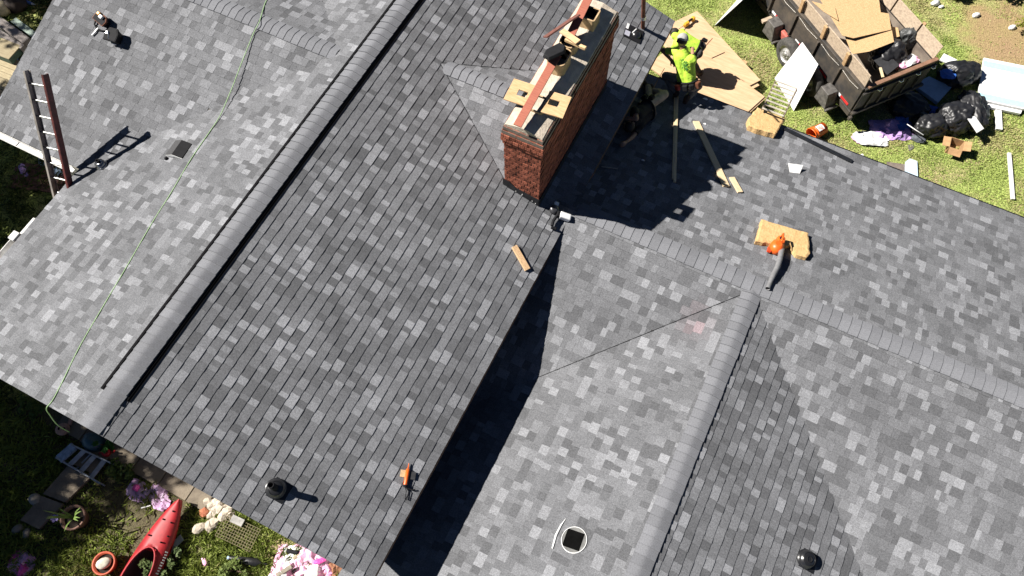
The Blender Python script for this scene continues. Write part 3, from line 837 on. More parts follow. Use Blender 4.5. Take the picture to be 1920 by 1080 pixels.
# pipe boots
def pipe_boot(px, k, r, ph, lab, tilt=(0, 0, 1), ring=M_RUBBER, plate=.32):
    o = on(px, k, .010); n = plane_n(k); a, bx, by = PLANES[k]
    F = frame(o, -Vector((bx, by, 0)) if abs(bx) + abs(by) else (1, 0, 0), n)
    root = empty('pipe_boot', o, lab, 'pipe boot')
    MB().box(F, (plate * .8, plate * .86, .006), 0, c=(plate * .18, 0, .002)).build('base_plate', M_FLASH, root, bevel=.002)
    MB().lathe(F, [(r * 1.12, .004), (r * 1.12, .022), (r * 1.05, .030)] + [(r * (.45 + .58 * math.cos(a)), .030 + .075 * math.sin(a)) for a in [math.pi / 2 * i / 7 for i in range(8)]], 28).build('dome', ring, root)
    MB().lathe(F, [(r * .80, .088), (r * .86, .098), (r * .76, .104)], 28, cap=False).build('seal_ring', ring, root)
    t = Vector(tilt).normalized(); c0 = F @ Vector((0, 0, .07)); c1 = c0 + t * ph; q = r * .36
    mb = MB(); G = frame(c0, (1, 0, 0), t)
    mb.lathe(G, [(q, 0), (q, ph), (q * .78, ph), (q * .78, ph - .08), (.001, ph - .08)], 20, cap=False); mb.build('pipe', M_BLACK, root)
    return root
pipe_boot((517, 916), 'main_r', .125, .25, 'round black pipe boot with a stub pipe low on the main slope')
pipe_boot((1509, 1048), 'w3_r', .125, .045, 'shiny black domed pipe boot at the bottom right', tilt=(.25, 0, 1))
pipe_boot((193, 312), 'main_l', .088, .09, 'small black and steel pipe boot near the ladder shadow', ring=mat('grey_boot_metal', (.32, .32, .33), .25, metal=.9), plate=.2)

# caulking gun
F = slope_frame((762, 893), 'main_r', (766, 870), .035)
g = empty('caulking_gun', F.translation, 'orange caulking gun lying low on the main slope near the eave', 'caulking gun')
G = F @ RY(math.pi / 2)
MB().lathe(G @ T(0, 0, -.12), [(.028, 0), (.028, .215), (.01, .225), (.006, .30)], 18).build('cartridge', M_ORANGE, g)
MB().lathe(G @ T(0, 0, -.15), [(.031, 0), (.033, .03), (.018, .035)], 18).build('end_cup', M_BLACK, g)
MB().tube([F @ Vector(v) for v in ((-.15, 0, 0), (-.20, -.03, 0), (-.31, -.03, 0), (-.32, -.055, 0), (-.21, -.07, 0), (-.16, -.02, 0))], .006, 6).build('trigger_loop', M_BLACK, g)
MB().tube([F @ Vector(v) for v in ((-.16, -.02, 0), (-.175, -.10, 0), (-.165, -.15, 0))], .010, 6).build('handle', M_BLACK, g)
MB().box(F, (.11, .10, .012), 0, c=(.02, -.075, -.005)).build('spreader_blade', mat('dark_blade', (.05, .05, .052), .5), g, bevel=.003)
MB().box(F, (.10, .08, .010), 0, c=(.03, .055, -.016)).build('pale_card', mat('pale_pine', (.7, .5, .3)), g)

# lumber pieces on the slopes
def lumber(px0, px1, k, w, th, lab, name='board', m=None, lift=.012, cat='board'):
    A, B = on(px0, k, lift), on(px1, k, lift)
    F = frame((A + B) / 2, B - A, plane_n(k)); mb = MB(); mb.box(F, ((B - A).length, w, th), 0, c=(0, 0, th / 2))
    o = mb.build(name, m or M_PINE, bevel=.003, label=lab, cat=cat); return o
lumber((963, 463), (988, 507), 'main_r', .095, .042, 'short pine block lying on the main slope near the dark valley', 'wood_block', cat='wood block', m=mat('pine_block', (.68, .45, .25), .75, scale=10, stretch=(1, 8, 8)))
lumber((1269, 176), (1264, 344), 'w2_far', .045, .035, 'long thin pale batten running towards the kneeling worker, right of the pair')
lumber((1265, 182), (1261, 338), 'w2_far', .035, .03, 'long thin pale batten running towards the kneeling worker, left of the pair')
lumber((1304, 230), (1361, 352), 'w2_far', .125, .03, 'wide pine board lying half in the chimney shadow')
lumber((1371, 335), (1387, 363), 'w2_far', .10, .03, 'short pine offcut at the lower end of the wide board')
lumber((1127, 314), (1158, 318), 'w2_far', .03, .012, 'small grey scrap strip in the chimney shadow', 'scrap_strip', M_TIN, cat='scrap')
lumber((1470, 243), (1597, 305), 'w2_far', .10, .025, 'long black strip standing in for a shadow along the far eave', 'shadow_strip', M_FLASH, cat='shadow strip')  # dark strip laid on the slope in place of a cast shadow
for i, (px, lab) in enumerate([((1322, 187), 'white paper scrap on the shaded eave beside the plywood'), ((1302, 196), 'tiny white scrap near the eave, left of the larger paper'), ((1321, 234), 'tiny white scrap right of the wide board end'), ((1186, 259), 'tiny pale scrap beside the lying worker'), ((1205, 302), 'tiny pale scrap deep in the chimney shadow')]):
    F = slope_frame(px, 'w2_far', (px[0] + 10, px[1] + 5), .012); a = (.05, .035, .03, .03, .03)[i]
    mb = MB(); mb.add([F @ Vector(v) for v in ((-a, -a * .5, .004), (a * .8, -a * .6, .016), (a, a * .4, .005), (0, a * .7, .018), (-a * .8, a * .5, .006))], [(0, 1, 2, 3, 4)])
    o = mb.build('paper_scrap', M_WPLAST, label=lab, cat='scrap'); sd = o.modifiers.new('t', 'SOLIDIFY'); sd.thickness = .002

# nail gun where the main eave meets the lower ridge
F = slope_frame((1042, 405), 'main_r', (1062, 412), .012)
g = empty('nail_gun', F.translation, 'white and black nail gun by the foot of the chimney', 'nail gun')
G = F @ Matrix.Scale(1.3, 4)
MB().box(G, (.15, .085, .085), 0, c=(.10, .0, .06)).build('motor_housing', M_WPLAST, g, bevel=.02)
MB().box(G, (.05, .075, .075), 0, c=(.015, 0, .055)).build('collar', M_BLACK, g, bevel=.01)
MB().tube([G @ Vector(v) for v in ((.0, -.02, .05), (-.03, -.10, .045), (-.03, -.17, .04))], .026, 10).build('handle', M_BLACK, g)
MB().lathe(G @ T(-.05, .06, .0), [(.055, 0), (.06, .03), (.055, .06), (.02, .065)], 18).build('magazine', mat('dark_grey_metal', (.10, .10, .105), .4, metal=.5), g)
MB().box(G, (.06, .05, .04), 0, c=(-.04, .14, .04)).build('nose', M_WPLAST, g, bevel=.01)
MB().box(G, (.07, .035, .03), 0, c=(.0, -.19, .03)).build('battery', M_BLACK, g, bevel=.006)

# antenna mast at the far corner
b0 = on((1206, 52), 'main_r', 0); top = at((1209, -70), b0.z + 1.75)
mst = empty('antenna_mast', b0, 'rusty brown mast standing near the far eave corner', 'mast')
mb = MB(); mb.tube([b0 - Vector((0, 0, .05)), top], .038, 14); mb.build('pole', M_RUST, mst)
ax = (top - b0).normalized()
c0 = b0 + ax * .26
MB().lathe(frame(c0, (1, 0, 0), ax), [(.044, 0), (.05, .01), (.05, .035), (.044, .045), (.05, .06), (.05, .08), (.044, .09)], 14).build('clamp', M_STEEL, mst)
MB().tube([top - ax * .15 + Vector((-.45, .3, 0)), top - ax * .15 + Vector((.45, -.3, 0))], .016, 8).build('crossbar', M_RUST, mst)

# flashing kit with stickers
F = slope_frame((1187, 64), 'main_r', (1203, 72), .014)
k = empty('flashing_plate', F.translation, 'black square flashing plate with white stickers near the mast', 'flashing')
MB().box(F, (.36, .30, .012), 0, c=(0, 0, .006)).build('plate', M_BLACK, k, bevel=.006)
MB().lathe(F @ T(.06, .0, .012), [(.085, 0), (.075, .025), (.05, .04), (.03, .045)], 20).build('collar', M_RUBBER, k)
MB().box(F, (.05, .12, .002), 0, c=(-.15, .09, .0145)).build('sticker', M_WPLAST, k)
MB().box(F, (.10, .11, .002), 0, c=(-.115, -.06, .0145)).build('sticker', mat('grey_print', (.55, .55, .6), .5, scale=60, col2=(.3, .3, .4)), k)
MB().tube([F @ Vector(v) for v in ((-.03, -.02, .03), (.0, .05, .04), (.02, .10, .03))], .012, 6).build('strap', M_WPLAST, k)

# tube skylight opening
F = frame(on((1077, 1013), 'w3_l', .012), (1, 0, 0), plane_n('w3_l'))
sk = empty('vent_opening', F.translation, 'round black roof opening with a bright metal rim and square duct', 'roof opening')
MB().lathe(F, [(.188, 0), (.188, .006), (.183, .014), (.178, .014), (.178, .004)], 40, cap=False).build('rim', M_WPLAST, sk)
MB().lathe(F, [(.177, .006), (.001, .006)], 40, cap=False).build('inner_ring', mat('dull_duct_metal', (.16, .16, .155), .8, spec=.2), sk)
MB().prism(F @ RZ(.09), [(-.140, -.126), (.118, -.126), (.118, .126), (-.140, .126)], .004, .0075).build('duct_dark_plate', M_SOOT_SHADE, sk)  # no real hole: a flat black plate paints the shade inside the duct
A = [on(p, 'w3_l', .014) for p in ((1061, 973), (1052, 986), (1043, 1004), (1036, 1029))]
mb = MB(); mb.tube(A, [.004, .014, .018, .012], 6); o = mb.build('scrap_sliver', M_WPLAST, label='thin white curved sliver beside the round roof opening', cat='scrap')

# folded white sheet
F = slope_frame((1488, 321), 'w2_far', (1503, 323), .012)
mb = MB(); mb.add([F @ Vector(v) for v in ((-.14, .07, .10), (.15, .07, .10), (.10, -.06, .0), (-.09, -.06, .0), (.13, .075, .0), (-.10, .075, .0))], [(0, 3, 2, 1), (0, 1, 4, 5)])
o = mb.build('folded_sheet', M_WPLAST, label='small folded white sheet standing on the far slope', cat='sheet'); o.modifiers.new('t', 'SOLIDIFY').thickness = .004

# insulation slabs
def slab(M, outline, th, name, lab, seed, m=None, cat='foam slab'):
    """a thick irregular slab with a lumpy top"""
    bm = bmesh.new()
    n = len(outline); den = []
    for i in range(n):
        a, b = Vector(outline[i]), Vector(outline[(i + 1) % n]); k = max(2, int((b - a).length / .04))
        for j in range(k):
            p = a.lerp(b, j / k); d = (b - a).normalized(); nn = Vector((d.y, -d.x))
            w = mnoise.noise((p.x * 14, p.y * 14, seed)) * .018
            den.append(p + nn * w)
    bot = [bm.verts.new((p.x, p.y, 0)) for p in den]; up = [bm.verts.new((p.x, p.y, th)) for p in den]
    c = sum(den, Vector((0, 0))) / len(den)
    inn = [bm.verts.new((c.x + (p.x - c.x) * .93, c.y + (p.y - c.y) * .93, th + .012)) for p in den]
    k = len(den)
    for i in range(k):
        j = (i + 1) % k
        bm.faces.new((bot[i], bot[j], up[j], up[i])); bm.faces.new((up[i], up[j], inn[j], inn[i]))
    bm.faces.new(inn); bm.faces.new(list(reversed(bot)))
    bmesh.ops.recalc_face_normals(bm, faces=bm.faces)
    me = bpy.data.meshes.new(name); bm.to_mesh(me); bm.free(); me.transform(M); me.materials.append(m or M_FOAM)
    o = link_mesh(name, me); recenter(o); return tag(o, lab, cat)
def outline_on(pxs, k, F, lift=0.0):
    Fi = F.inverted(); return [(Fi @ on(p, k, lift)).xy[:] for p in pxs]
F = slope_frame((1465, 452), 'w2_far', (1515, 470), .012)
slab(F, outline_on([(1424, 418), (1512, 444), (1514, 482), (1508, 489), (1488, 484), (1478, 466), (1462, 468), (1436, 463), (1413, 459)], 'w2_far', F), .075, 'foam_slab', 'yellow foam slab on the far slope with the leaf blower on it', 3.1)
F = slope_frame((1430, 232), 'w2_far', (1465, 245), .014)
slab(F, outline_on([(1416, 211), (1468, 232), (1449, 261), (1420, 253), (1399, 245), (1398, 233)], 'w2_far', F), .11, 'foam_slab', 'yellow foam slab overhanging the far eave below the slatted rack', 8.4)

# leaf blower: orange body with a grey tube
F = slope_frame((1455, 468), 'w2_far', (1440, 545), .10)
bl = empty('leaf_blower', on((1455, 475), 'w2_far', .02), 'orange leaf blower with a grey nozzle tube pointing at the lower ridge', 'leaf blower')
mb = MB(); mb.lathe(F @ T(.05, -.02, -.085) , [(.10, 0), (.125, .03), (.13, .09), (.115, .15), (.06, .175)], 22, sx=1.0, sy=.9); mb.build('fan_housing', M_ORANGE, bl)
MB().box(F, (.17, .16, .15), 0, c=(-.08, .01, .03), taper=(.7, .75)).build('engine_cover', M_ORANGE, bl, bevel=.025)
MB().tube([F @ Vector(v) for v in ((-.13, .0, .10), (-.10, .0, .18), (.0, .0, .20), (.07, .0, .16))], .017, 10).build('handle', M_ORANGE, bl)
MB().box(F, (.10, .07, .05), 0, c=(.13, -.12, -.04)).build('fuel_tank', mat('red_orange_plastic', (.75, .07, .02), .4), bl, bevel=.012)
MB().lathe(F @ T(-.07, .0, .10), [(.03, 0), (.032, .02), (.015, .025)], 12).build('cap', M_BLACK, bl)
tp = [F @ Vector((.08, .06, .02))] + [on(p, 'w2_far', l) for p, l in (((1457, 492), .13), ((1453, 508), .11), ((1444, 527), .075), ((1437, 545), .05))]
MB().tube(smooth_path(tp, 5), [.045] * 8 + [.042] * 8 + [.036] * 5, 16, cap=False).build('nozzle_tube', M_GREYT, bl)
# ------------------------------------------------------------------ crumpled things
def crumple_blob(name, c, size, seed, m, lab, cat, rot=0.0, smooth=True, amp=.22, freq=2.4, ridge=.5, group=None, parent=None, sub=4, crease=0.0):
    """a full bag or bundle: a lumpy, creased body with a flat underside"""
    bm = bmesh.new(); bmesh.ops.create_icosphere(bm, subdivisions=sub, radius=1)
    for v in bm.verts:
        p = v.co.copy()
        n1 = mnoise.fractal((p * freq + Vector((seed, seed * .7, 0))), 1, 2, 3)
        n2 = 1 - abs(mnoise.noise(p * freq * 2.1 + Vector((seed * 1.3, 4, seed)))) * 2
        n3 = abs(mnoise.noise(p * freq * 4.5 + Vector((9, seed, 2))))
        cr = (1 - abs(mnoise.noise(p * freq * 1.7 + Vector((seed * .3, 1, seed * 2.1))))) ** 5      # sharp folds
        v.co = p * (1 + amp * n1 + amp * ridge * .5 * n2 - amp * .4 * n3 + amp * .9 * cr * crease)
    for v in bm.verts:
        z = v.co.z
        if z < -.45: v.co.z = -.45 + (z + .45) * .08
        v.co = Vector((v.co.x * size[0] / 2, v.co.y * size[1] / 2, (v.co.z + .5) * size[2] / 1.5))
    me = bpy.data.meshes.new(name); bm.to_mesh(me); bm.free()
    me.transform(T(*c) @ RZ(rot)); me.materials.append(m)
    me.polygons.foreach_set('use_smooth', [smooth] * len(me.polygons))
    o = link_mesh(name, me, parent); recenter(o)
    return tag(o, lab, cat, group)
def crumple_sheet(name, c, sx, sy, amp, seed, m, lab=None, cat=None, rot=0.0, freq=5.0, res=12, parent=None, edge=.25, m2=None, group=None, drop=None):
    """a creased cloth or film lying on the ground with a ragged outline"""
    vs = []; M = T(*c) @ RZ(rot)
    for j in range(res + 1):
        for i in range(res + 1):
            u, v = i / res * 2 - 1, j / res * 2 - 1
            r = 1 + edge * mnoise.noise((u * 1.1 + seed, v * 1.1, 3.3)) + edge * .25 * mnoise.noise((u * 3 + seed, v * 3, 7.1))
            k = max(abs(u), abs(v)); q = math.hypot(u, v) or 1
            f = (.35 + .65 * k / q) * r                      # rounds the corners off
            x, y = u * f * sx / 2, v * f * sy / 2
            h = abs(mnoise.noise((x * freq * .6 + seed, y * freq * .6, 0))) * 1.1 + (1 - abs(mnoise.noise((x * freq * .9, y * freq * .9, seed)))) ** 4 * .5 + abs(mnoise.noise((x * freq * 2, y * freq * 2, seed))) * .12
            e = max(0, 1 - k ** 3)
            x += random.uniform(-.3, .3) * sx / res; y += random.uniform(-.3, .3) * sy / res; h += random.uniform(-.07, .07)
            vs.append(M @ Vector((x, y, .012 + amp * h * (.25 + .75 * e))))
    n = res + 1
    mb = MB()
    fs = [(j * n + i, j * n + i + 1, (j + 1) * n + i + 1, (j + 1) * n + i) for j in range(res) for i in range(res)]
    fs = [t for a, b, c_, d in fs for t in (((a, b, c_), (a, c_, d)) if random.random() < .5 else ((a, b, d), (b, c_, d)))]      # crisp creases
    if m2 is None: mb.add(vs, fs, 0, None, False)
    else:
        mb.v = [tuple(v) for v in vs]
        for f in fs:
            p = vs[f[0]]; mb.f.append(f); mb.sm.append(False); mb.tone.append(None)
            mb.mi.append(1 if mnoise.noise((p.x * 3.1 + seed, p.y * 3.1, 2)) > .12 else 0)
    o = mb.build(name, [m] + ([m2] if m2 else []), parent, label=lab, cat=cat, group=group)
    o.modifiers.new('t', 'SOLIDIFY').thickness = .004
    return o

# ------------------------------------------------------------------ dump trailer
M_TBLACK = mat('worn_black_paint', (0.032, 0.031, 0.031), 0.6, var=0.0, scale=2.6, col2=(0.105, 0.085, 0.065))
M_TDIRT = mat('scraped_steel_floor', (0.36, 0.30, 0.24), 0.6, var=0.0, scale=2.6, col2=(0.16, 0.13, 0.11), metal=.25)
M_SIDEBRD = mat('weathered_side_board', (0.54, 0.43, 0.31), 0.85, var=0.0, scale=4, col2=(0.34, 0.26, 0.19), stretch=(1, 6, 6))
M_STAKE = mat('pine_stake', (0.48, 0.31, 0.16), 0.8, var=.12, scale=12)
M_RED = mat('red_reflector', (0.62, 0.03, 0.03), 0.3, var=.05)
M_TYRE = mat('tyre_rubber', (0.07, 0.066, 0.06), 0.85, var=.2, scale=20)
M_RIM = mat('wheel_steel', (0.50, 0.49, 0.47), 0.45, metal=.6, var=.15)
M_FENDER = mat('fender_plate', (0.16, 0.15, 0.14), 0.6, var=.2, scale=10, metal=.4)
def osb_mat():
    m = bpy.data.materials.new('osb_flake_board'); m.use_nodes = True; nt = m.node_tree; b = nt.nodes['Principled BSDF']; b.inputs['Roughness'].default_value = .85
    tc = nd(nt, 'ShaderNodeTexCoord'); mp = nd(nt, 'ShaderNodeMapping'); mp.inputs['Scale'].default_value = (14, 32, 14); mp.inputs['Rotation'].default_value = (0, 0, .6)
    nz = nd(nt, 'ShaderNodeTexNoise'); nz.inputs['Scale'].default_value = 3
    vo = nd(nt, 'ShaderNodeTexVoronoi'); rp = nd(nt, 'ShaderNodeValToRGB')
    nt.links.new(tc.outputs['Object'], mp.inputs[0]); nt.links.new(mp.outputs[0], vo.inputs['Vector'])
    sx = nd(nt, 'ShaderNodeSeparateColor'); nt.links.new(vo.outputs['Color'], sx.inputs[0]); nt.links.new(sx.outputs[0], rp.inputs[0])
    rp.color_ramp.elements[0].color = (.42, .26, .12, 1); rp.color_ramp.elements[1].color = (.64, .44, .23, 1)
    nt.links.new(rp.outputs[0], b.inputs['Base Color']); return m
M_OSB = osb_mat()
fw = Vector((-.785, .62, 0)).normalized(); rt = Vector((fw.y, -fw.x, 0))
TF = Matrix((rt, fw, Vector((0, 0, 1)))).transposed().to_4x4(); TF.translation = Vector((7.90, 13.04, 0))
TLN, TW = 4.4, 1.92
tr = empty('dump_trailer', TF @ Vector((TW / 2, TLN / 2, 0)), 'black dump trailer with raised wooden side boards, loaded with sheets and bags', 'trailer')
MB().box(TF, (TW - .1, TLN, .10), 0, c=(TW / 2, TLN / 2, .60)).build('floor', M_TDIRT, tr)
mb = MB()
for x in (.06, TW - .06): mb.box(TF, (.09, TLN + .02, .15), 0, c=(x, TLN / 2, .47))
for y in (.03, 1.5, 3.0, TLN - .05): mb.box(TF, (TW - .22, .08, .10), 0, c=(TW / 2, y, .45))
mb.build('chassis', M_TBLACK, tr, bevel=.01)
for x in (.02, TW - .02):
    MB().box(TF, (.035, TLN, .66), 0, c=(x, TLN / 2, .93)).build('side_panel', M_TBLACK, tr, bevel=.006)
    MB().box(TF, (.012, TLN - .1, .60), 0, c=(x + (.026 if x < 1 else -.026), TLN / 2, .94)).build('inner_wall', M_TDIRT, tr)
    MB().box(TF, (.075, TLN + .02, .06), 0, c=(x, TLN / 2, 1.285)).build('top_rail', M_TBLACK, tr, bevel=.01)
    out = -1 if x < 1 else 1
    for a, b in ((.03, .70), (.74, 1.52), (1.56, 2.36), (2.40, 3.2), (3.24, TLN - .02)):
        mb = MB(); mb.box(TF @ T(x - out * .03, (a + b) / 2, 1.49) @ RY(.10 * out), (.02, b - a, .36)); mb.build('side_board', M_SIDEBRD, tr, bevel=.003)
    for y in (.72, 1.54, 2.38, 3.22):
        MB().box(TF, (.055, .045, .62), 0, c=(x + out * .045, y, .90)).build('post', M_TBLACK, tr, bevel=.005)
        mb = MB(); mb.box(TF @ T(x + out * .03, y, 1.48) @ RY(.10 * out), (.045, .085, .40)); mb.build('stake', M_STAKE, tr, bevel=.004)
    mb = MB()
    for a, b in ((.1, .66), (.8, 1.46), (1.62, 2.3), (2.46, 3.14), (3.3, 4.1)):
        mb.tube([TF @ Vector((x + out * .03, a, 1.21)), TF @ Vector((x + out * .045, (a + b) / 2, 1.19)), TF @ Vector((x + out * .03, b, 1.21))], .007, 6)
    mb.build('tie_rail', M_TIN, tr)
    for y in (.12, .95, 1.75, 2.7, 3.6):
        mb = MB(); mb.box(TF, (.012, .26, .055), 0, c=(x + out * .024, y + .13, .655)); mb.build('reflector', M_RED, tr)
        mb = MB(); mb.box(TF, (.012, .14, .055), 0, c=(x + out * .024, y + .34, .655)); mb.build('reflector', M_WPLAST, tr)
MB().box(TF, (TW - .08, .05, .74), 0, c=(TW / 2, -.02, .93)).build('tailgate', M_TBLACK, tr, bevel=.008)
MB().box(TF, (TW - .12, .09, .055), 0, c=(TW / 2 + .04, -.02, 1.34)).build('tailgate_cap', mat('brown_cap_board', (.24, .13, .08), .8, scale=10), tr, bevel=.006)
mb = MB()
for i in range(1, 6): mb.box(TF, (.05, .05, .60), 0, c=(i * TW / 6, -.065, .92))
mb.box(TF, (TW, .07, .07), 0, c=(TW / 2, -.07, .56)); mb.box(TF, (TW, .05, .05), 0, c=(TW / 2, -.07, 1.20))
mb.build('tailgate_ribs', M_TBLACK, tr, bevel=.006)
for x in (.35, .9, 1.35, 1.75):
    MB().tube([TF @ Vector(p) for p in ((x, -.09, 1.22), (x + .03, -.13, 1.2), (x + .09, -.13, 1.2), (x + .11, -.09, 1.22))], .014, 8).build('latch', M_STEEL, tr)
MB().box(TF, (.07, .07, .10), 0, c=(-.01, -.10, .45)).build('corner_bracket', M_TBLACK, tr, bevel=.01)
for y in (1.18, 2.08):
    for x, s_ in ((-.13, -1), (TW + .13, 1)):
        W = TF @ T(x, y, .36) @ RY(math.pi / 2 * s_)
        w = MB().lathe(W, [(.20, -.10), (.30, -.105), (.345, -.08), (.36, -.03), (.36, .03), (.345, .08), (.30, .105), (.21, .10)], 30, cap=False).build('wheel', M_TYRE, tr)
        mb = MB(); mb.lathe(W, [(.215, .09), (.20, .06), (.14, .045), (.12, .075), (.06, .085), (.05, .11), (.001, .115)], 24, cap=False)
        for a in range(6):
            mb.lathe(W @ RZ(a * math.pi / 3) @ T(.09, 0, .08), [(.012, 0), (.012, .02), (.004, .022)], 6)
        mb.build('rim', M_RIM, w)
# boxed fender steps fore and aft of the wheels
for y, lab in ((.58, 'fender'), (2.72, 'fender')):
    mb = MB(); mb.prism(TF @ T(0, y, 0) , [(-.30, -.20), (-.02, -.20), (-.02, .20), (-.30, .20)], .33, .72, top=[(-.29, -.10), (-.02, -.10), (-.02, .18), (-.29, .18)])
    mb.build('fender', M_FENDER, tr, bevel=.012)
    MB().box(TF, (.34, .05, .05), 0, c=(-.16, y - .24, .36)).build('step_bar', M_FENDER, tr, bevel=.008)
MB().box(TF, (.28, .10, .06), 0, c=(-.14, 3.05, .50)).build('step_bar', M_SIDEBRD, tr, bevel=.006)
MB().box(TF, (.10, .22, .18), 0, c=(-.06, 2.45, .52)).build('battery_box', mat('faded_red', (.5, .13, .1), .6), tr, bevel=.02)
mb = MB(); mb.tube([TF @ Vector((.3, TLN, .5)), TF @ Vector((TW / 2, TLN + 1.3, .5))], .05, 8); mb.tube([TF @ Vector((TW - .3, TLN, .5)), TF @ Vector((TW / 2, TLN + 1.3, .5))], .05, 8)
mb.build('tongue', M_TBLACK, tr)

# the load
def flat_px(name, pxs, z, th, m, lab, cat, tilt=None, group=None):
    pts = [at(p, z + (tilt[i] if tilt else 0)) for i, p in enumerate(pxs)]
    c = sum(pts, Vector()) / len(pts)
    n = Vector()
    for i in range(len(pts)): n += (pts[i] - c).cross(pts[(i + 1) % len(pts)] - c)
    if n.z < 0: n = -n
    F = frame(c, pts[1] - pts[0], n); Fi = F.inverted(); q = [(Fi @ p).xy[:] for p in pts]
    a = sum(q[i][0] * q[(i + 1) % len(q)][1] - q[(i + 1) % len(q)][0] * q[i][1] for i in range(len(q)))
    if a < 0: q.reverse()
    return MB().prism(F, q, -th, 0).build(name, m, label=lab, cat=cat, bevel=.002, group=group)
flat_px('osb_sheet', [(1520, -30), (1640, -60), (1652, 22), (1667, 25), (1671, 56), (1600, 72), (1580, 66)], 1.50, .012, M_OSB, 'large strand board sheet with a broken corner on top of the trailer load', 'sheet', tilt=(.06, .06, .04, .03, 0, 0, .02))
flat_px('osb_sheet', [(1572, 38), (1606, 62), (1672, 57), (1676, 79), (1630, 96), (1598, 101)], 1.44, .012, M_OSB, 'strand board sheet nearest the tailgate in the trailer', 'sheet', tilt=(0, .03, .04, .02, 0, -.02))
flat_px('osb_sheet', [(1522, 2), (1545, 22), (1572, 38), (1566, 14)], 1.56, .012, M_OSB, 'strand board scrap by the side boards at the top of the load', 'sheet')
flat_px('osb_sheet', [(1664, 48), (1684, 52), (1687, 68), (1672, 72)], 1.30, .012, M_OSB, 'small strand board scrap beside the stained trailer side', 'sheet')
M_BAG = mat('black_bin_bag', (0.017, 0.017, 0.019), 0.42, var=.1, scale=8, bump=.35, bscale=7)
M_CARD = mat('brown_cardboard', (0.42, 0.25, 0.12), 0.9, var=.08, scale=10)
M_PINK = mat('pink_film', (0.80, 0.34, 0.54), 0.5, var=0.0, scale=5, col2=(0.84, 0.52, 0.68))
M_HOTPINK = mat('hot_pink_film', (0.74, 0.08, 0.36), 0.5, var=.1, scale=6)
M_LILAC = mat('lilac_cloth', (0.42, 0.27, 0.58), 0.7, var=0.0, scale=5, col2=(0.58, 0.38, 0.70))
M_BLUE = mat('blue_plastic', (0.05, 0.16, 0.55), 0.5, var=.1)
M_PALEBLUE = mat('pale_blue_board', (0.42, 0.56, 0.70), 0.6, var=.06, scale=6)
crumple_blob('bin_bag', at((1655, 118), .80), (.75, .7, .62), 2.3, M_BAG, 'black bag bulging inside the trailer beside the tailgate', 'bag', sub=5, crease=.35, amp=.22, freq=1.3)
crumple_blob('bin_bag', at((1692, 83), .95), (.42, .42, .5), 6.1, mat('dull_grey_bag', (.055, .058, .058), .5, bump=.6, bscale=12), 'upright dull grey bag inside the trailer by the stained side', 'bag', sub=5, crease=.35, amp=.22, freq=1.3)
flat_px('charcoal_sheet', [(1634, 108), (1660, 97), (1687, 122), (1664, 140)], 1.22, .02, mat('charcoal_panel', (.03, .03, .033), .6), 'charcoal panel lying on the bags in the trailer', 'panel', tilt=(0, .05, 0, -.04))
flat_px('cardboard_sheet', [(1663, 88), (1676, 84), (1688, 106), (1676, 108)], 1.20, .006, M_CARD, 'strip of cardboard between the bags in the trailer', 'cardboard', tilt=(.1, .1, 0, 0))
flat_px('cardboard_sheet', [(1672, 122), (1692, 104), (1706, 112), (1680, 132)], 1.12, .006, mat('red_brown_card', (.34, .12, .07), .9), 'red-brown card by the tailgate inside the trailer', 'cardboard')
crumple_sheet('pink_scrap', at((1700, 116), 1.10), .55, .30, .12, 3.0, M_PINK, 'pink and white film scrap against the inside of the tailgate', 'scrap', m2=M_WPLAST, rot=.9)
lumber_s = plank_px('wood_scrap', (1650, 128), (1655, 146), 1.25, 1.25, .05, .03, M_PINE, 'yellow wood scrap standing in the trailer corner', 'wood scrap')
for i, (p, ang) in enumerate((((1612, 100), 0.4), ((1745, 60), .9))): pass

# ------------------------------------------------------------------ plywood stack under the bending worker
def ply_sheet(e1, e2, side, z, lab, width=1.22, length=2.44, th=.018):
    A, B = at(e1, z), at(e2, z); u = (B - A).normalized(); v = Vector((-u.y, u.x, 0)) * side
    F = frame(A, u, (0, 0, 1)); s_ = 1 if (F.to_3x3() @ Vector((0, 1, 0))).dot(v) > 0 else -1
    return MB().prism(F, [(0, 0), (length, 0), (length, s_ * width), (0, s_ * width)][::s_], -th, 0).build('plywood_sheet', M_PLY2, label=lab, cat='plywood', bevel=.002, group='plywood sheets stacked on the lawn')
M_PLY2 = mat('fresh_plywood', (0.62, 0.43, 0.26), 0.75, var=0.0, scale=2.2, col2=(0.50, 0.32, 0.18), stretch=(1, 6, 1))
ply_sheet((1426, 150), (1310, 24), 1, .25, 'plywood sheet reaching furthest up the lawn under the yellow saw')
ply_sheet((1434, 181), (1345, 117), 1, .34, 'topmost plywood sheet beside the roof edge, under the bending worker')
ply_sheet((1436, 184), (1347, 120), 1, .31, 'second plywood sheet just under the topmost one')
ply_sheet((1424, 160), (1311, 34), 1, .21, 'lowest plywood sheet of the stack')
for i, (x, y) in enumerate(((4.2, 13.3), (5.2, 12.9))):
    MB().box(T(x, y, .095) @ RZ(-.2), (.12, 1.7, .19)).build('timber_bearer', M_STAKE, label=('timber bearer under the plywood stack nearer the mast', 'timber bearer under the plywood stack nearer the trailer')[i], cat='timber', bevel=.005)
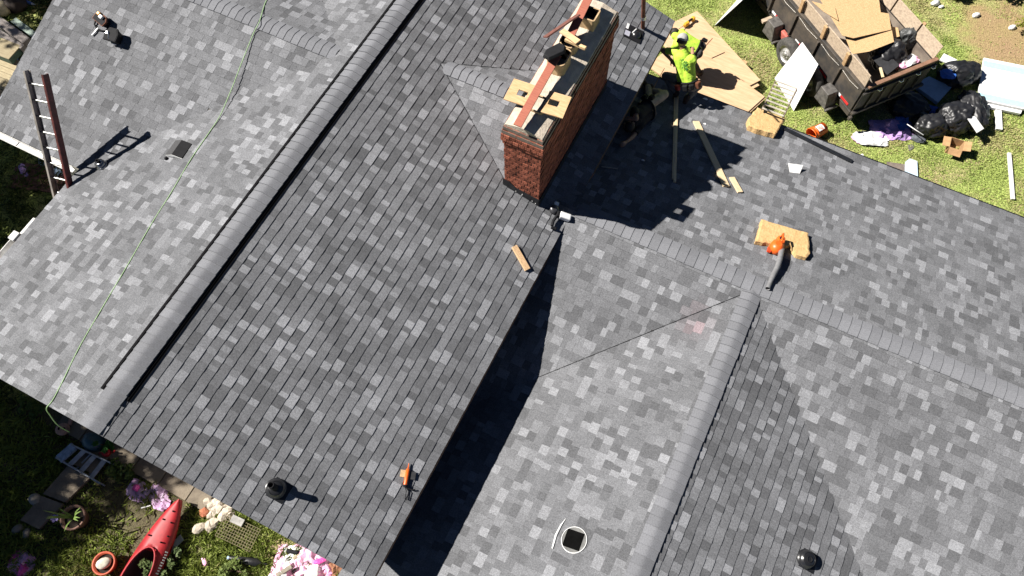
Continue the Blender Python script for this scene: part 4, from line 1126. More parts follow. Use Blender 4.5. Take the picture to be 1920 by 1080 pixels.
# reciprocating saw
F = frame(at((1292, 44), .27), at((1304, 34), .27) - at((1280, 50), .27), (0, 0, 1))
sw = empty('power_saw', F.translation, 'yellow cordless saw lying on the plywood above the bending worker', 'power saw')
MB().box(F, (.16, .09, .10), 0, c=(-.10, 0, .05), taper=(.85, .8)).build('body', mat('tool_yellow', (.80, .42, .03), .45), sw, bevel=.02)
MB().tube([F @ Vector(v) for v in ((-.05, 0, .06), (.04, .02, .07), (.12, .02, .06))], .028, 12).build('grip', M_BLACK, sw)
MB().lathe(F @ T(.14, .02, .0), [(.05, 0), (.055, .03), (.05, .08), (.02, .09)], 16).build('battery', MATS['tool_yellow'], sw)
MB().box(F, (.20, .004, .025), 0, c=(-.26, 0, .05)).build('blade', M_STEEL, sw)

# ------------------------------------------------------------------ white boards, rack, bucket
def quad_board(name, p, th, m, lab, cat):
    n = (p[1] - p[0]).cross(p[3] - p[0]).normalized(); q = [v + n * th for v in p]
    return MB().add(p + q, [(3, 2, 1, 0), (4, 5, 6, 7), (0, 1, 5, 4), (1, 2, 6, 5), (2, 3, 7, 6), (3, 0, 4, 7)]).build(name, m, label=lab, cat=cat, bevel=.002)
quad_board('white_board', [at((1488, 208), .01), at((1452, 147), .01), at((1504, 79), 1.02), at((1534, 121), 1.02)], .012, M_WPLAST, 'large white board leaning against the trailer wheels', 'board')
A, B, Cc = Vector((4.32, 14.6, .01)), Vector((4.74, 14.50, 1.08)), at((1382, 0), .01)
Cc = A + (Cc - A).normalized() * 2.3
quad_board('white_board', [A, Cc, Cc + (B - A), B], .012, M_WPLAST, 'white board leaning at the top edge, seen almost edge-on, casting a wide shadow', 'board')
# slatted rack: near end on the foam at the eave, far end on two legs
rk = empty('slatted_rack', (6.38, 11.6, 0), 'narrow wooden rack of slats reaching out from the far eave', 'rack')
n0, n1 = Vector((6.15, 10.78, 2.22)), Vector((6.58, 10.78, 2.22)); f0, f1 = Vector((6.17, 12.0, 1.72)), Vector((6.63, 12.0, 1.72))
for a, b in ((n0, f0), (n1, f1)):
    MB().box(framex((a + b) / 2, b - a, (0, 0, 1)), ((b - a).length, .022, .05)).build('side_rail', mat('grey_brown_wood', (.24, .18, .13), .8, scale=14), rk, bevel=.003)
for i in range(8):
    t = i / 7; a, b = n0.lerp(f0, t), n1.lerp(f1, t)
    MB().box(framex((a + b) / 2, b - a, (0, .4, 1)), ((b - a).length, .045, .018), 0, c=(0, 0, .03)).build('slat', mat('pale_slat', (.55, .50, .42), .7, scale=10), rk, bevel=.003)
for f in (f0, f1):
    MB().box(None, (.035, .035, f.z), 0, c=(f.x, f.y, f.z / 2)).build('leg', MATS['grey_brown_wood'], rk)
# bucket lying on its side
b0, b1 = at((1520, 254), .13), at((1551, 236), .15)
BF = frame(b0, (0, 0, 1), (b1 - b0)); h = .37
bk = empty('bucket', Vector((b0.x, b0.y, 0)), 'orange bucket lying on its side on the grass below the trailer', 'bucket')
BF = frame(Vector((b0.x, b0.y, .150)), (0, 0, 1), Vector((b1.x - b0.x, b1.y - b0.y, 0)))
MB().lathe(BF, [(.150, 0), (.158, .004), (.158, .03), (.149, .032), (.147, .09), (.152, .092), (.150, .10), (.143, .105), (.130, h), (.001, h)], 32, cap=False).build('shell', M_ORANGE, bk)
MB().lathe(BF, [(.146, .002), (.140, .10), (.125, h - .012), (.001, h - .014)], 32, cap=False).build('inside', M_ORANGE, bk)
MB().tube([BF @ Vector((.02 * math.cos(a), .165 * math.cos(a), .05 + .165 * math.sin(a) * .9)) for a in [math.pi * i / 10 for i in range(11)]], .004, 6).build('bail', M_STEEL, bk)
mb = MB(); n = 6; vs = []
for j in range(n + 1):
    for i in range(n + 1):
        z = .12 + .17 * i / n; an = -.55 + 1.1 * j / n; r = .1435 - (z - .105) * .049 + .0015
        vs.append(BF @ Vector((r * math.cos(an), r * math.sin(an), z)))
mb.add(vs, [(j * (n + 1) + i, j * (n + 1) + i + 1, (j + 1) * (n + 1) + i + 1, (j + 1) * (n + 1) + i) for j in range(n) for i in range(n)], 0, None, True)
mb.build('logo_square', M_WPLAST, bk)
mb = MB()
for k, (z0, a0, L) in enumerate(((.15, -.35, .06), (.18, -.30, .10), (.21, -.18, .10), (.24, .0, .08))):
    for i in range(4):
        an = a0 + i * .17; z = z0; r = .1435 - (z - .105) * .049 + .003
        mb.box(frame(BF @ Vector((r * math.cos(an), r * math.sin(an), z)), BF.to_3x3() @ Vector((-math.sin(an), math.cos(an), 0)), BF.to_3x3() @ Vector((math.cos(an), math.sin(an), 0))), (.016, .018, .002))
mb.build('logo_letters', M_ORANGE, bk)

# ------------------------------------------------------------------ rubbish on the lawn
crumple_blob('bin_bag', at((1790, 150), .0), (.95, .62, .50), 11.2, M_BAG, 'black bag behind the trailer tail with blue film showing', 'bag', rot=.7, sub=5, crease=.35, amp=.22, freq=1.3)
crumple_sheet('blue_film', at((1776, 140), .40), .36, .30, .05, 4.4, M_BLUE, 'blue film poking out of the bag behind the trailer tail', 'film')
crumple_blob('bin_bag', at((1735, 243), .0), (.72, .62, .42), 5.7, M_BAG, 'black bag nearest the purple cloth, tied with a white cord', 'bag', rot=.3, sub=5, crease=.35, amp=.22, freq=1.3)
MB().tube(smooth_path([at((1701, 233), .30), at((1716, 243), .40), at((1731, 253), .33)], 4), .010, 6).build('tie_string', M_WPLAST, label='white cord lying over the bag by the purple cloth', cat='cord')
crumple_blob('bin_bag', at((1782, 232), .0), (.80, .72, .50), 8.8, M_BAG, 'middle black bag on the lawn above the cardboard box', 'bag', rot=1.1, sub=5, crease=.35, amp=.22, freq=1.3)
crumple_blob('bin_bag', at((1815, 218), .0), (.62, 1.05, .48), 3.9, M_BAG, 'rightmost black bag with a white card on it', 'bag', rot=.45, sub=5, crease=.35, amp=.22, freq=1.3)
flat_px('white_card', [(1813, 221), (1828, 217), (1845, 241), (1832, 249)], .40, .01, M_WPLAST, 'white card lying on the rightmost black bag', 'card', tilt=(.06, .04, -.04, -.02))
crumple_blob('bin_bag', at((1700, 205), .0), (.95, .7, .30), 14.2, M_BAG, 'flat dark bag in the shadow of the trailer tail', 'bag', rot=.2, sub=5, crease=.35, amp=.22, freq=1.3)
crumple_sheet('blue_cloth', at((1699, 233), .02), .55, .45, .16, 7.2, M_BLUE, 'blue cloth between the purple cloth and the tied bag', 'cloth', rot=.4)
crumple_sheet('purple_cloth', at((1668, 246), .0), .95, .62, .16, 5.5, M_LILAC, 'purple cloth heap on the lawn left of the black bags', 'cloth', rot=.5)
crumple_sheet('pink_film', at((1632, 260), .02), .80, .42, .10, 9.1, M_WPLAST, 'white and pink film at the left end of the purple cloth', 'film', rot=.35, m2=M_PINK)
crumple_sheet('blue_rag', at((1745, 208), .02), .35, .30, .12, 12.5, M_BLUE, 'bright blue rag beside the middle bags', 'rag')
flat_px('foam_panel', [(1712, 158), (1742, 143), (1785, 163), (1759, 192)], .16, .09, M_PALEBLUE, 'pale blue panel lying under the trailer tail', 'panel')
flat_px('blue_box_lid', [(1693, 168), (1716, 172), (1712, 187), (1690, 180)], .08, .07, mat('dark_blue_card', (.03, .06, .22), .6), 'dark blue box lid in the shade under the trailer tail', 'box')
flat_px('white_foam_sheet', [(1770, 100), (1795, 112), (1780, 120), (1762, 112)], .20, .03, M_WPLAST, 'white panel behind the trailer corner', 'panel')
flat_px('brown_panel', [(1663, 303), (1699, 308), (1697, 340), (1664, 326)], .03, .02, mat('brown_grey_panel', (.19, .155, .13), .7), 'brown-grey panel half hidden by the far eave', 'panel')
flat_px('blue_siding', [(1698, 303), (1706, 297), (1720, 302), (1722, 345), (1697, 340)], .06, .03, mat('light_blue_panel', (.50, .62, .72), .5, var=.03), 'light blue panel beside the brown one at the far eave', 'panel')
flat_px('white_scrap', [(1607, 291), (1618, 288), (1624, 301), (1612, 297)], .04, .02, M_WPLAST, 'white scrap on the grass just beyond the far eave', 'scrap')
flat_px('grey_scrap', [(1702, 272), (1712, 270), (1714, 277), (1705, 283)], .02, .01, M_TIN, 'small grey scrap on the grass below the tied bag', 'scrap')
crumple_blob('grey_rag', at((1720, 263), 0), (.32, .18, .12), 6.6, mat('grey_rag', (.10, .11, .13), .8), 'small grey rag in front of the tied black bag', 'rag')
# open cardboard box
F = frame(at((1785, 281), 0), at((1797, 285), 0) - at((1775, 278), 0), (0, 0, 1))
cb = empty('cardboard_box', F.translation, 'open cardboard box with spread flaps on the lawn', 'cardboard box')
s_ = .28; hgt = .22; mb = MB()
for x, y, a, b in ((0, -s_ / 2, s_, .008), (0, s_ / 2, s_, .008), (-s_ / 2, 0, .008, s_ - .01), (s_ / 2, 0, .008, s_ - .01)): mb.box(F, (a, b, hgt), 0, c=(x, y, hgt / 2))
mb.box(F, (s_ - .02, s_ - .02, .01), 0, c=(0, 0, .01)); mb.build('sides', M_CARD, cb)
for a in range(4):
    G = F @ RZ(a * math.pi / 2) @ T(0, -s_ / 2 - .004, hgt) @ RX((.5, -.35, .9, .2)[a])
    MB().box(G, (s_ - .012, .15, .006), 0, c=(0, -.075, 0)).build('flap', M_CARD, cb)
# white downspout length
a, b = at((1892, 287), .05), at((1899, 374), .05)
MB().box(framex((a + b) / 2, b - a, (0, 0, 1)), ((b - a).length, .075, .055)).build('downspout', M_WHITE, label='length of white downspout lying on the lawn at the right', cat='downspout', bevel=.008)
# table top with its bracket and post
tb = empty('folding_table', at((1885, 165), 0), 'white table top with pale blue bands lying on the lawn', 'table')
def tpart(name, pxs, z, th, m): 
    o = flat_px(name, pxs, z, th, m, None, None); o.parent = tb; o.matrix_parent_inverse = wmat(tb).inverted(); return o
tpart('top', [(1845, 108), (1960, 131), (1957, 212), (1833, 186)], .16, .05, M_WPLAST)
M_AQUA = mat('pale_aqua_band', (.42, .70, .80), .45, var=.04)
tpart('band', [(1844, 113), (1959, 136), (1959, 148), (1843, 124)], .1625, .004, M_AQUA)
tpart('band', [(1836, 173), (1957, 199), (1957, 210), (1834, 184)], .1625, .004, M_AQUA)
tpart('bracket', [(1854, 190), (1918, 203), (1914, 213), (1852, 200)], .10, .06, M_WPLAST)
tpart('post', [(1867, 205), (1878, 207), (1880, 243), (1868, 241)], .08, .06, M_WPLAST)
for i, (px, s_) in enumerate((((1829, 30), .20), ((1897, 53), .20), ((1752, 8), .24), ((1764, 14), .14))):
    crumple_blob('white_litter', at(px, 0), (s_, s_ * .6, s_ * .45), 20 + i * 3.3, M_WPLAST, ('crushed white carton on the bare soil', 'white carton beside the yellow-green bush', 'grey-white litter beyond the trailer corner', 'small green-white litter beside the grey-white one')[i], 'litter', rot=.8, sub=3)
# ------------------------------------------------------------------ front garden below the gable
M_SLAB = mat('worn_concrete', (0.23, 0.19, 0.14), 0.95, var=0.0, scale=4, col2=(0.13, 0.105, 0.08), bump=.4, bscale=30)
M_STONE = mat('pale_field_stone', (0.26, 0.23, 0.19), 0.9, var=0.0, scale=6, col2=(0.26, 0.22, 0.17), bump=.5, bscale=20, obj_var=.2)
M_RUBBLE = mat('pale_rubble', (0.58, 0.50, 0.40), 0.95, var=.12, scale=8, bump=.5, obj_var=.2)
M_TERRA = mat('terracotta', (0.42, 0.14, 0.07), 0.85, var=.12, scale=8)
M_KRED = mat('red_kayak_plastic', (0.36, 0.012, 0.018), 0.55, var=.10, scale=6)
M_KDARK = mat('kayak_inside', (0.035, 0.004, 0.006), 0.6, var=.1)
M_SOILP = mat('potting_soil', (0.025, 0.018, 0.013), 1.0, var=.2)
path = empty('path', (-1.2, -.1, 0)); path['kind'] = 'structure'
def path_slab(pxs, z, m, name='paving_slab'):
    o = flat_px(name, pxs, z, .07, m, None, None); o.parent = path; o.matrix_parent_inverse = wmat(path).inverted()
    return o
xs = [-3.3, -2.72, -2.12, -1.5, -.9, -.28, .12]
for a, b in zip(xs, xs[1:]):
    MB().box(None, (b - a - .018, .62, .07), 0, c=((a + b) / 2, -.02 + random.uniform(-.02, .02), .045)).build('paving_slab', M_SLAB, path, bevel=.008)
for pxs in ([(38, 975), (78, 930), (118, 945), (72, 992)], [(80, 926), (128, 872), (172, 892), (122, 942)], [(132, 868), (162, 838), (208, 852), (176, 890)]):
    path_slab(pxs, .10, M_SLAB, 'stone_slab')
for i, (px, s_) in enumerate((((70, 938), .28), ((36, 992), .22), ((52, 1000), .20))):
    o = crumple_blob('edging_stone', at(px, 0), (s_, s_ * .75, s_ * .45), 40 + i * 2.7, M_STONE, None, None, rot=i, amp=.14, sub=3, parent=path)

# aluminium step ladder lying by the wall
A, B, Cq, D = at((105, 858), .20), at((134, 834), .24), at((214, 871), .14), at((189, 907), .12)
sl = empty('step_ladder', (A + B + Cq + D) / 4 * 1.0, 'aluminium step ladder lying in the shaded garden below the gable', 'step ladder')
sl.location.z = 0
def bar(a, b, w, t, name, m, par, up=(0, 0, 1)):
    return MB().box(framex((a + b) / 2, b - a, up), ((b - a).length, w, t)).build(name, m, par, bevel=.003)
M_ALUD = mat('dull_aluminium', (0.38, 0.41, 0.45), 0.5, var=.12, scale=9, metal=.5)
bar(A, D, .03, .06, 'rail', M_ALUD, sl); bar(B, Cq, .03, .06, 'rail', M_ALUD, sl)
dn = Vector((0, 0, -.09))
bar(A + dn, D + dn * .8 + (D - A) * .05, .025, .03, 'rear_leg', M_ALUD, sl); bar(B + dn, Cq + dn * .8 + (Cq - B) * .05, .025, .03, 'rear_leg', M_ALUD, sl)
for t in (.30, .55, .78): bar(A.lerp(D, t), B.lerp(Cq, t), .085, .02, 'step', M_ALUD, sl, up=(.3, 0, 1))
for t in (.40, .66): bar(A.lerp(D, t) + dn, B.lerp(Cq, t) + dn, .03, .02, 'brace', M_ALUD, sl)
bar(A.lerp(D, .07), B.lerp(Cq, .07), .17, .05, 'top_cap', mat('blue_grey_cap', (.30, .38, .50), .4, var=.15, metal=.3), sl)

# kayak
k0, k1 = at((341, 938), .2), at((258, 1088), .2)
kd = (k1 - k0); kd.z = 0; kd.normalize()
KF = frame(Vector((k0.x, k0.y, .02)), kd, (0, 0, 1)); KL = 3.0
ky = empty('kayak', KF @ Vector((KL / 2, 0, 0)), 'red plastic kayak lying on the ground below the gable', 'kayak')
secs = []; N = 44
for i in range(N + 1):
    t = i / N; w = .31 * (math.sin(math.pi * min(1, t * 1.0)) ** .62) if 0 < t < 1 else 0.0
    w = max(w, .012); top = .26 + .05 * math.cos(2 * math.pi * t) * 0 + .06 * (abs(2 * t - 1) ** 2)
    deck = top + .05 * (1 - abs(2 * t - 1))
    c = 0.0; a, b = .30, .64
    if a < t < b: c = .21 * math.sqrt(max(0, 1 - ((t - (a + b) / 2) / ((b - a) / 2)) ** 2))
    c = min(c, w * .78)
    z0 = .0 + .16 * abs(2 * t - 1) ** 3
    if c > .02: prof = [(-w * .55, z0), (-w, z0 + .11), (-w * .97, top - .03), (-c - .015, deck + .012), (-c, deck + .012), (-c * .92, .05), (c * .92, .05), (c, deck + .012), (c + .015, deck + .012), (w * .97, top - .03), (w, z0 + .11), (w * .55, z0)]
    else: prof = [(-w * .55, z0), (-w, z0 + .11), (-w * .97, top - .03), (-w * .5, deck - .006), (-w * .3, deck), (-w * .1, deck + .002), (w * .1, deck + .002), (w * .3, deck), (w * .5, deck - .006), (w * .97, top - .03), (w, z0 + .11), (w * .55, z0)]
    secs.append([KF @ Vector((t * KL, y, z)) for y, z in prof])
mb = MB(); k = 12; vs = [p for s_ in secs for p in s_]
for i in range(N):
    for j in range(k):
        f = (i * k + j, i * k + (j + 1) % k, (i + 1) * k + (j + 1) % k, (i + 1) * k + j)
        mb.f.append(f); mb.tone.append(None); mb.sm.append(True)
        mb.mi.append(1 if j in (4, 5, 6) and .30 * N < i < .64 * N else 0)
mb.v = [tuple(v) for v in vs]
hull = mb.build('hull', [M_KRED, M_KDARK], ky)
tc0 = .47 * KL
mb = MB(); mb.tube([KF @ Vector((tc0 + .53 * math.cos(a), .225 * math.sin(a), .335)) for a in [2 * math.pi * i / 32 for i in range(33)]], .016, 8, cap=False); mb.build('cockpit_rim', M_KRED, ky)
MB().box(KF, (.36, .32, .05), 0, c=(tc0 + .22, 0, .10)).build('seat', mat('purple_grey_seat', (.09, .08, .12), .8), ky, bevel=.02)
MB().box(KF, (.06, .34, .26), 0, c=(tc0 + .42, 0, .20)).build('backrest', MATS['purple_grey_seat'], ky, bevel=.02)
for x, y in ((.22, .02), (.40, -.07), (.40, .09), (.62, .16), (.72, -.16), (.75, .10)):
    MB().lathe(KF @ T(x, y, .29), [(.014, 0), (.014, .045), (.006, .05)], 8).build('deck_fitting', M_BLACK, ky)
mb = MB()
for i in range(9):
    x = .86 + i * .045
    mb.box(KF @ T(x, .255 + .012 * i ** .5, .262) @ RX(-.75), (.020, .040 if i % 2 else .05, .003))
mb.build('side_lettering', M_WPLAST, ky)

# pots
def pot(px, r, h, m, lab, fill=M_SOILP, tilt=0.0):
    c = at(px, h); c.z = 0
    root = empty('plant_pot', c, lab, 'pot'); F = T(*c) @ RX(tilt)
    MB().lathe(F, [(r * .68, 0), (r * .92, h * .85), (r, h * .85), (r, h), (r * .86, h), (r * .80, h * .7), (.001, h * .7)], 28, cap=False).build('pot', m, root)
    MB().lathe(F, [(r * .82, h * .74), (.001, h * .80)], 24, cap=False).build('soil', fill, root)
    return root, F
p1, PF = pot((136, 970), .22, .30, mat('brown_clay', (.20, .11, .08), .85), 'brown clay pot holding long green iris leaves in the shade')
p2, PF2 = pot((194, 1056), .20, .24, mat('red_pot', (.50, .09, .04), .6), 'red-orange pot with a pale stone in it, left of the kayak')
crumple_blob('pot_stone', PF2 @ Vector((0, 0, .20)), (.26, .19, .10), 3.2, mat('pale_stone', (.60, .56, .46), .8), 'pale rounded stone sitting in the red-orange pot', 'stone', rot=.8, amp=.08, sub=3)
def blades(root, F, n, L, spread, m, name='leaf', w=.03, z=.22):
    for i in range(n):
        a = random.uniform(0, 6.28); l = L * random.uniform(.6, 1.1); o = Vector((math.cos(a), math.sin(a), 0)); s_ = Vector((-o.y, o.x, 0))
        p = [F @ (o * (.02 + spread * t ** 1.6 * l) + Vector((0, 0, z + l * (t - .45 * t * t * spread)))) for t in (0, .35, .7, 1)]
        ww = [w * .7, w, w * .8, .002]; sd = F.to_3x3() @ s_
        vs = []
        for q, k_ in zip(p, ww): vs += [q - sd * k_ / 2, q + sd * k_ / 2]
        MB().add(vs, [(0, 1, 3, 2), (2, 3, 5, 4), (4, 5, 7, 6)], 0, None, True).build(name, m, root)
M_IRIS = mat('iris_leaf', (0.13, 0.20, 0.04), 0.6, var=.15, scale=10)
blades(p1, PF, 9, .55, .55, M_IRIS, w=.035)
fl = empty('purple_flower', at((103, 972), .25), 'single lilac flower beside the brown clay pot', 'flower'); fl.location.z = 0
q = at((103, 972), .30)
for a in range(5):
    M = T(*q) @ RZ(a * 1.257) @ T(.035, 0, 0) @ RY(-.3)
    MB().prism(M, [(-.03, -.015), (.0, -.03), (.035, -.018), (.035, .018), (0, .03), (-.03, .015)], 0, .003).build('petal', mat('lilac_petal', (.45, .34, .72), .6, var=.1), fl)
MB().tube([Vector((q.x + .03, q.y + .03, 0)), q], .005, 6).build('stem', M_IRIS, fl)

# pink film heaps and clutter
crumple_sheet('pink_film', at((262, 922), .0), .52, .36, .09, 2.2, M_LILAC and mat('lilac_pink_film', (.66, .40, .66), .45, var=0.0, scale=5, col2=(.78, .55, .76)), 'lilac-pink film with a hot pink patch near the kayak tip, left piece', 'film', m2=None)
crumple_sheet('pink_film', at((298, 931), .0), .56, .34, .10, 5.9, MATS['lilac_pink_film'], 'lilac-pink film bunched against the kayak tip, right piece', 'film', rot=-.4)
crumple_sheet('pink_patch', at((256, 915), .07), .14, .12, .03, 1.1, M_HOTPINK, 'small hot pink patch on the lilac-pink film', 'film')
crumple_sheet('pink_film', at((42, 1056), .0), .48, .42, .10, 8.3, M_PINK, 'pink and magenta film heap on the grass at the lower left', 'film', m2=M_HOTPINK)
crumple_sheet('pink_film', at((540, 1062), .0), .60, .85, .15, 3.6, M_PINK, 'white and pink insulation film heap, left one under the gable edge', 'film', m2=M_WPLAST, rot=.3)
crumple_sheet('pink_film', at((592, 1060), .0), .80, .70, .18, 9.9, M_PINK, 'pink insulation film heap with magenta folds, middle one under the gable edge', 'film', m2=M_WPLAST, rot=.5)
crumple_sheet('pink_film', at((640, 1076), .0), .60, .50, .14, 14.4, M_PINK, 'pink and brown insulation heap, right one under the gable edge', 'film', m2=mat('brown_backing', (.30, .13, .07), .8), rot=.5)
crumple_sheet('magenta_patch', at((600, 1052), .15), .24, .10, .04, 6.4, M_HOTPINK, 'magenta strip across the pink insulation heap', 'film', rot=.8)
def shoe(px, m, lab, ang):
    c = at(px, .0); F = T(*c) @ RZ(ang); r = empty('shoe', c, lab, 'shoe')
    MB().prism(F, [(-.14, -.04), (.02, -.05), (.12, -.045), (.15, 0), (.12, .045), (.02, .04), (-.14, .04)], 0, .03).build('sole', M_WPLAST, r, bevel=.006)
    MB().prism(F, [(-.14, -.04), (.02, -.05), (.12, -.045), (.15, 0), (.12, .045), (.02, .04), (-.14, .04)], .03, .10, top=[(-.13, -.03), (.0, -.03), (.06, -.025), (.08, 0), (.06, .025), (0, .03), (-.13, .03)]).build('upper', m, r, bevel=.015)
shoe((553, 1036), M_BLACK, 'black shoe with white sole beside the pink heaps', .3)
shoe((565, 1042), mat('tan_shoe', (.36, .30, .20), .8), 'tan shoe between the two pink heaps', .9)
plank_px('driftwood', (520, 1079), (548, 1062), .12, .16, .07, .05, mat('grey_driftwood', (.26, .23, .18), .9, scale=12), 'grey wood stake at the lower left of the pink heaps', 'stake')
bg = empty('folded_umbrella', at((445, 1047), 0), 'black folded umbrella with a pale blue tip on the sunny grass', 'umbrella')
a, b = at((430, 1046), .06), at((490, 1056), .06)
MB().tube([a, a.lerp(b, .2), a.lerp(b, .6), a.lerp(b, .85), b], [.035, .05, .065, .075, .02], 12).build('canopy', M_BAG, bg)
MB().tube([a - (b - a) * .06, a], .03, 10).build('tip', M_PALEBLUE, bg)
MB().tube([b, b + (b - a) * .18], .012, 8).build('handle', M_BLACK, bg)
# wire cage
F = frame(at((450, 1000), .0), at((480, 1013), 0) - at((420, 985), 0), (0, 0, 1))
cg = empty('wire_cage', F.translation, 'flat rusty wire mesh cage on the grass by the rubble', 'wire cage')
M_WIRE = mat('rusty_wire', (.20, .17, .09), .8)
mb = MB()
for i in range(15):
    x = -.35 + .05 * i; mb.tube([F @ Vector((x, -.20, .10)), F @ Vector((x, .20, .13))], .006, 4)
for j in range(9):
    y = -.2 + .05 * j; mb.tube([F @ Vector((-.35, y, .10 + .03 * j / 8)), F @ Vector((.35, y, .10 + .03 * j / 8))], .006, 4)
mb.build('mesh_top', M_WIRE, cg)
mb = MB()
for i in range(15):
    x = -.35 + .05 * i; mb.tube([F @ Vector((x, -.20, .10)), F @ Vector((x, -.22, .0))], .004, 4)
mb.build('mesh_side', M_WIRE, cg)
MB().box(F, (.24, .13, .03), 0, c=(-.10, .17, .155)).build('lid_board', mat('grey_lid', (.34, .33, .31), .8), cg, bevel=.005)
# rubble
rb_ = empty('rubble_heap', at((410, 958), 0), 'sunlit heap of pale rubble stones at the foot of the wall', 'rubble')
for i in range(30):
    px = (408 + random.gauss(0, 17), 958 + random.gauss(0, 13)); s_ = random.uniform(.08, .24)
    crumple_blob('stone', at(px, 0), (s_, s_ * .8, s_ * .55), 70 + i * 1.9, M_RUBBLE if i % 9 else M_TERRA, None, None, rot=i, amp=.34, sub=2, crease=.3, smooth=False, parent=rb_)
# a few small things by the wall
crumple_blob('blue_tub', at((182, 832), 0), (.42, .36, .34), 4.1, mat('dark_teal_plastic', (.02, .07, .10), .4), 'dark teal tub under the gable edge by the step ladder', 'tub', amp=.04, sub=3)
wc = empty('watering_can', at((205, 852), 0), 'small red watering can beside the dark teal tub', 'watering can')
F = T(*at((205, 852), 0)) @ RZ(.6)
MB().lathe(F, [(.07, 0), (.08, .14), (.06, .17), (.05, .17)], 16).build('body', mat('bright_red_plastic', (.55, .03, .03), .4), wc)
MB().tube([F @ Vector(v) for v in ((.07, 0, .05), (.15, 0, .14), (.18, 0, .19))], .014, 8).build('spout', MATS['bright_red_plastic'], wc)
MB().tube([F @ Vector(v) for v in ((-.07, 0, .05), (-.14, 0, .10), (-.10, 0, .18), (-.04, 0, .17))], .010, 8).build('handle', MATS['bright_red_plastic'], wc)
og = empty('garden_ornament', at((118, 808), 0), 'terracotta face ornament with dark eye holes by the wall', 'ornament')
F = T(*at((120, 806), .1)) @ RZ(.4)
MB().lathe(F, [(.06, 0), (.11, .02), (.12, .05), (.08, .085), (.001, .095)], 18, sx=1.15).build('face', mat('pink_terracotta', (.50, .27, .19), .8), og)
for x in (-.045, .045): MB().lathe(F @ T(x, .0, .083), [(.028, 0), (.028, .008), (.001, .009)], 12, cap=False).build('eye', M_SOOT_SHADE, og)
MB().box(F, (.07, .20, .04), 0, c=(.09, .19, .03)).build('handle_bar', MATS['pink_terracotta'], og, bevel=.008)
flat_px('grey_board', [(338, 1002), (344, 1012), (316, 1040), (300, 1042)], .12, .02, mat('blue_grey_board', (.24, .28, .29), .7), 'blue-grey board tucked beside the kayak', 'board')
plank_px('white_stick', (265, 953), (283, 948), .04, .04, .02, .02, M_WPLAST, 'thin white stick on the bare soil left of the kayak', 'stick')
crumple_blob('pale_litter', at((385, 1054), 0), (.18, .09, .06), 33.0, M_PINK, 'small pale pink litter on the grass right of the kayak', 'litter', rot=-.5, sub=3)

# ------------------------------------------------------------------ left of the house
M_GREYWOOD = mat('silvered_timber', (0.30, 0.27, 0.25), 0.9, var=0.0, scale=5, col2=(0.20, 0.17, 0.155), stretch=(1, 9, 9))
plank_px('timber_beam', (-30, 22), (57, 86), .30, .30, .20, .18, M_GREYWOOD, 'upper long grey beam behind the side wing', 'beam')
plank_px('timber_beam', (-30, 46), (50, 98), .30, .30, .12, .18, M_GREYWOOD, 'lower long grey beam behind the side wing', 'beam')
plank_px('green_board', (26, 38), (66, 68), .14, .14, .16, .03, mat('pale_green_paint', (.34, .42, .36), .8, scale=9), 'pale green painted board on the ground beyond the beams', 'board')
dk = empty('wooden_deck', at((8, 140), 0), 'pale plank deck at the left edge beside the side wing', 'deck')
d0 = at((-40, 112), .28); d1 = at((32, 140), .28)
F = frame(at((0, 138), .28), d1 - d0, (0, 0, 1))
for i in range(7):
    MB().box(F, (1.8, .135, .03), 0, c=(-.3, .42 - i * .142, -.015 + random.uniform(-.003, .003))).build('plank', mat('deck_plank', (.40, .34, .21), .85, var=0.0, scale=6, col2=(.28, .22, .13), stretch=(1, 10, 10), obj_var=.15), dk, bevel=.004)
MB().box(F, (1.7, .9, .22), 0, c=(-.3, 0, -.15)).build('frame', M_GREYWOOD, dk)
MB().box(F, (.55, .45, .16), 0, c=(-.15, .55, .10)).build('step', mat('green_step', (.07, .12, .09), .7), dk, bevel=.01)
MB().box(F, (.55, .45, .02), 0, c=(-.15, .55, .19)).build('step_top', MATS['deck_plank'], dk, bevel=.004)
crumple_sheet('blue_tarp', at((20, 100), .05), 1.1, .55, .22, 6.1, mat('blue_tarp', (.10, .22, .55), .5, var=.15, scale=4), 'crumpled blue tarp beside the plank deck', 'tarp', rot=-.9)
crumple_blob('pale_box', at((4, 22), 0), (.55, .45, .35), 1.5, mat('cream_plastic', (.62, .52, .34), .6), 'cream tub at the top left corner', 'tub', amp=.06, sub=3)
crumple_blob('dark_bundle', at((30, 12), 0), (.7, .5, .3), 9.5, mat('dark_brown_cover', (.035, .022, .016), .8), 'dark brown bundle beside the cream tub', 'bundle', sub=3)
bt = empty('spray_bottle', at((56, 4), 0), 'blue and white bottle lying on the shaded grass', 'bottle')
a, b = at((47, 2), .05), at((60, 7), .05); c = at((66, 9), .05)
MB().tube([a, b], .035, 12).build('body', mat('blue_label', (.12, .22, .6), .4), bt); MB().tube([b, c], [.03, .008], 12).build('cap', M_WPLAST, bt)
crumple_sheet('lilac_bow', at((45, 321), .02), .42, .16, .10, 4.7, M_LILAC, 'lilac cloth scrap on the shaded grass by the ladder', 'cloth', rot=-.6)
crumple_sheet('blue_sheet', at((98, 312), .02), .8, .35, .06, 2.9, M_PALEBLUE, 'pale blue sheet under the side gutter by the ladder', 'sheet', rot=-.3)
bp_ = empty('brick_paving', at((88, 335), 0)); bp_['kind'] = 'structure'
for i in range(7):
    for j in range(6):
        F = T(*at((86, 335), .02)) @ RZ(.35) @ T((i - 3) * .215 + (j % 2) * .1, (j - 2.5) * .11, 0)
        MB().box(F, (.205, .10, .06), 0).build('brick', mat('paving_brick', (.17, .09, .07), .95, var=.2, obj_var=.25), bp_)
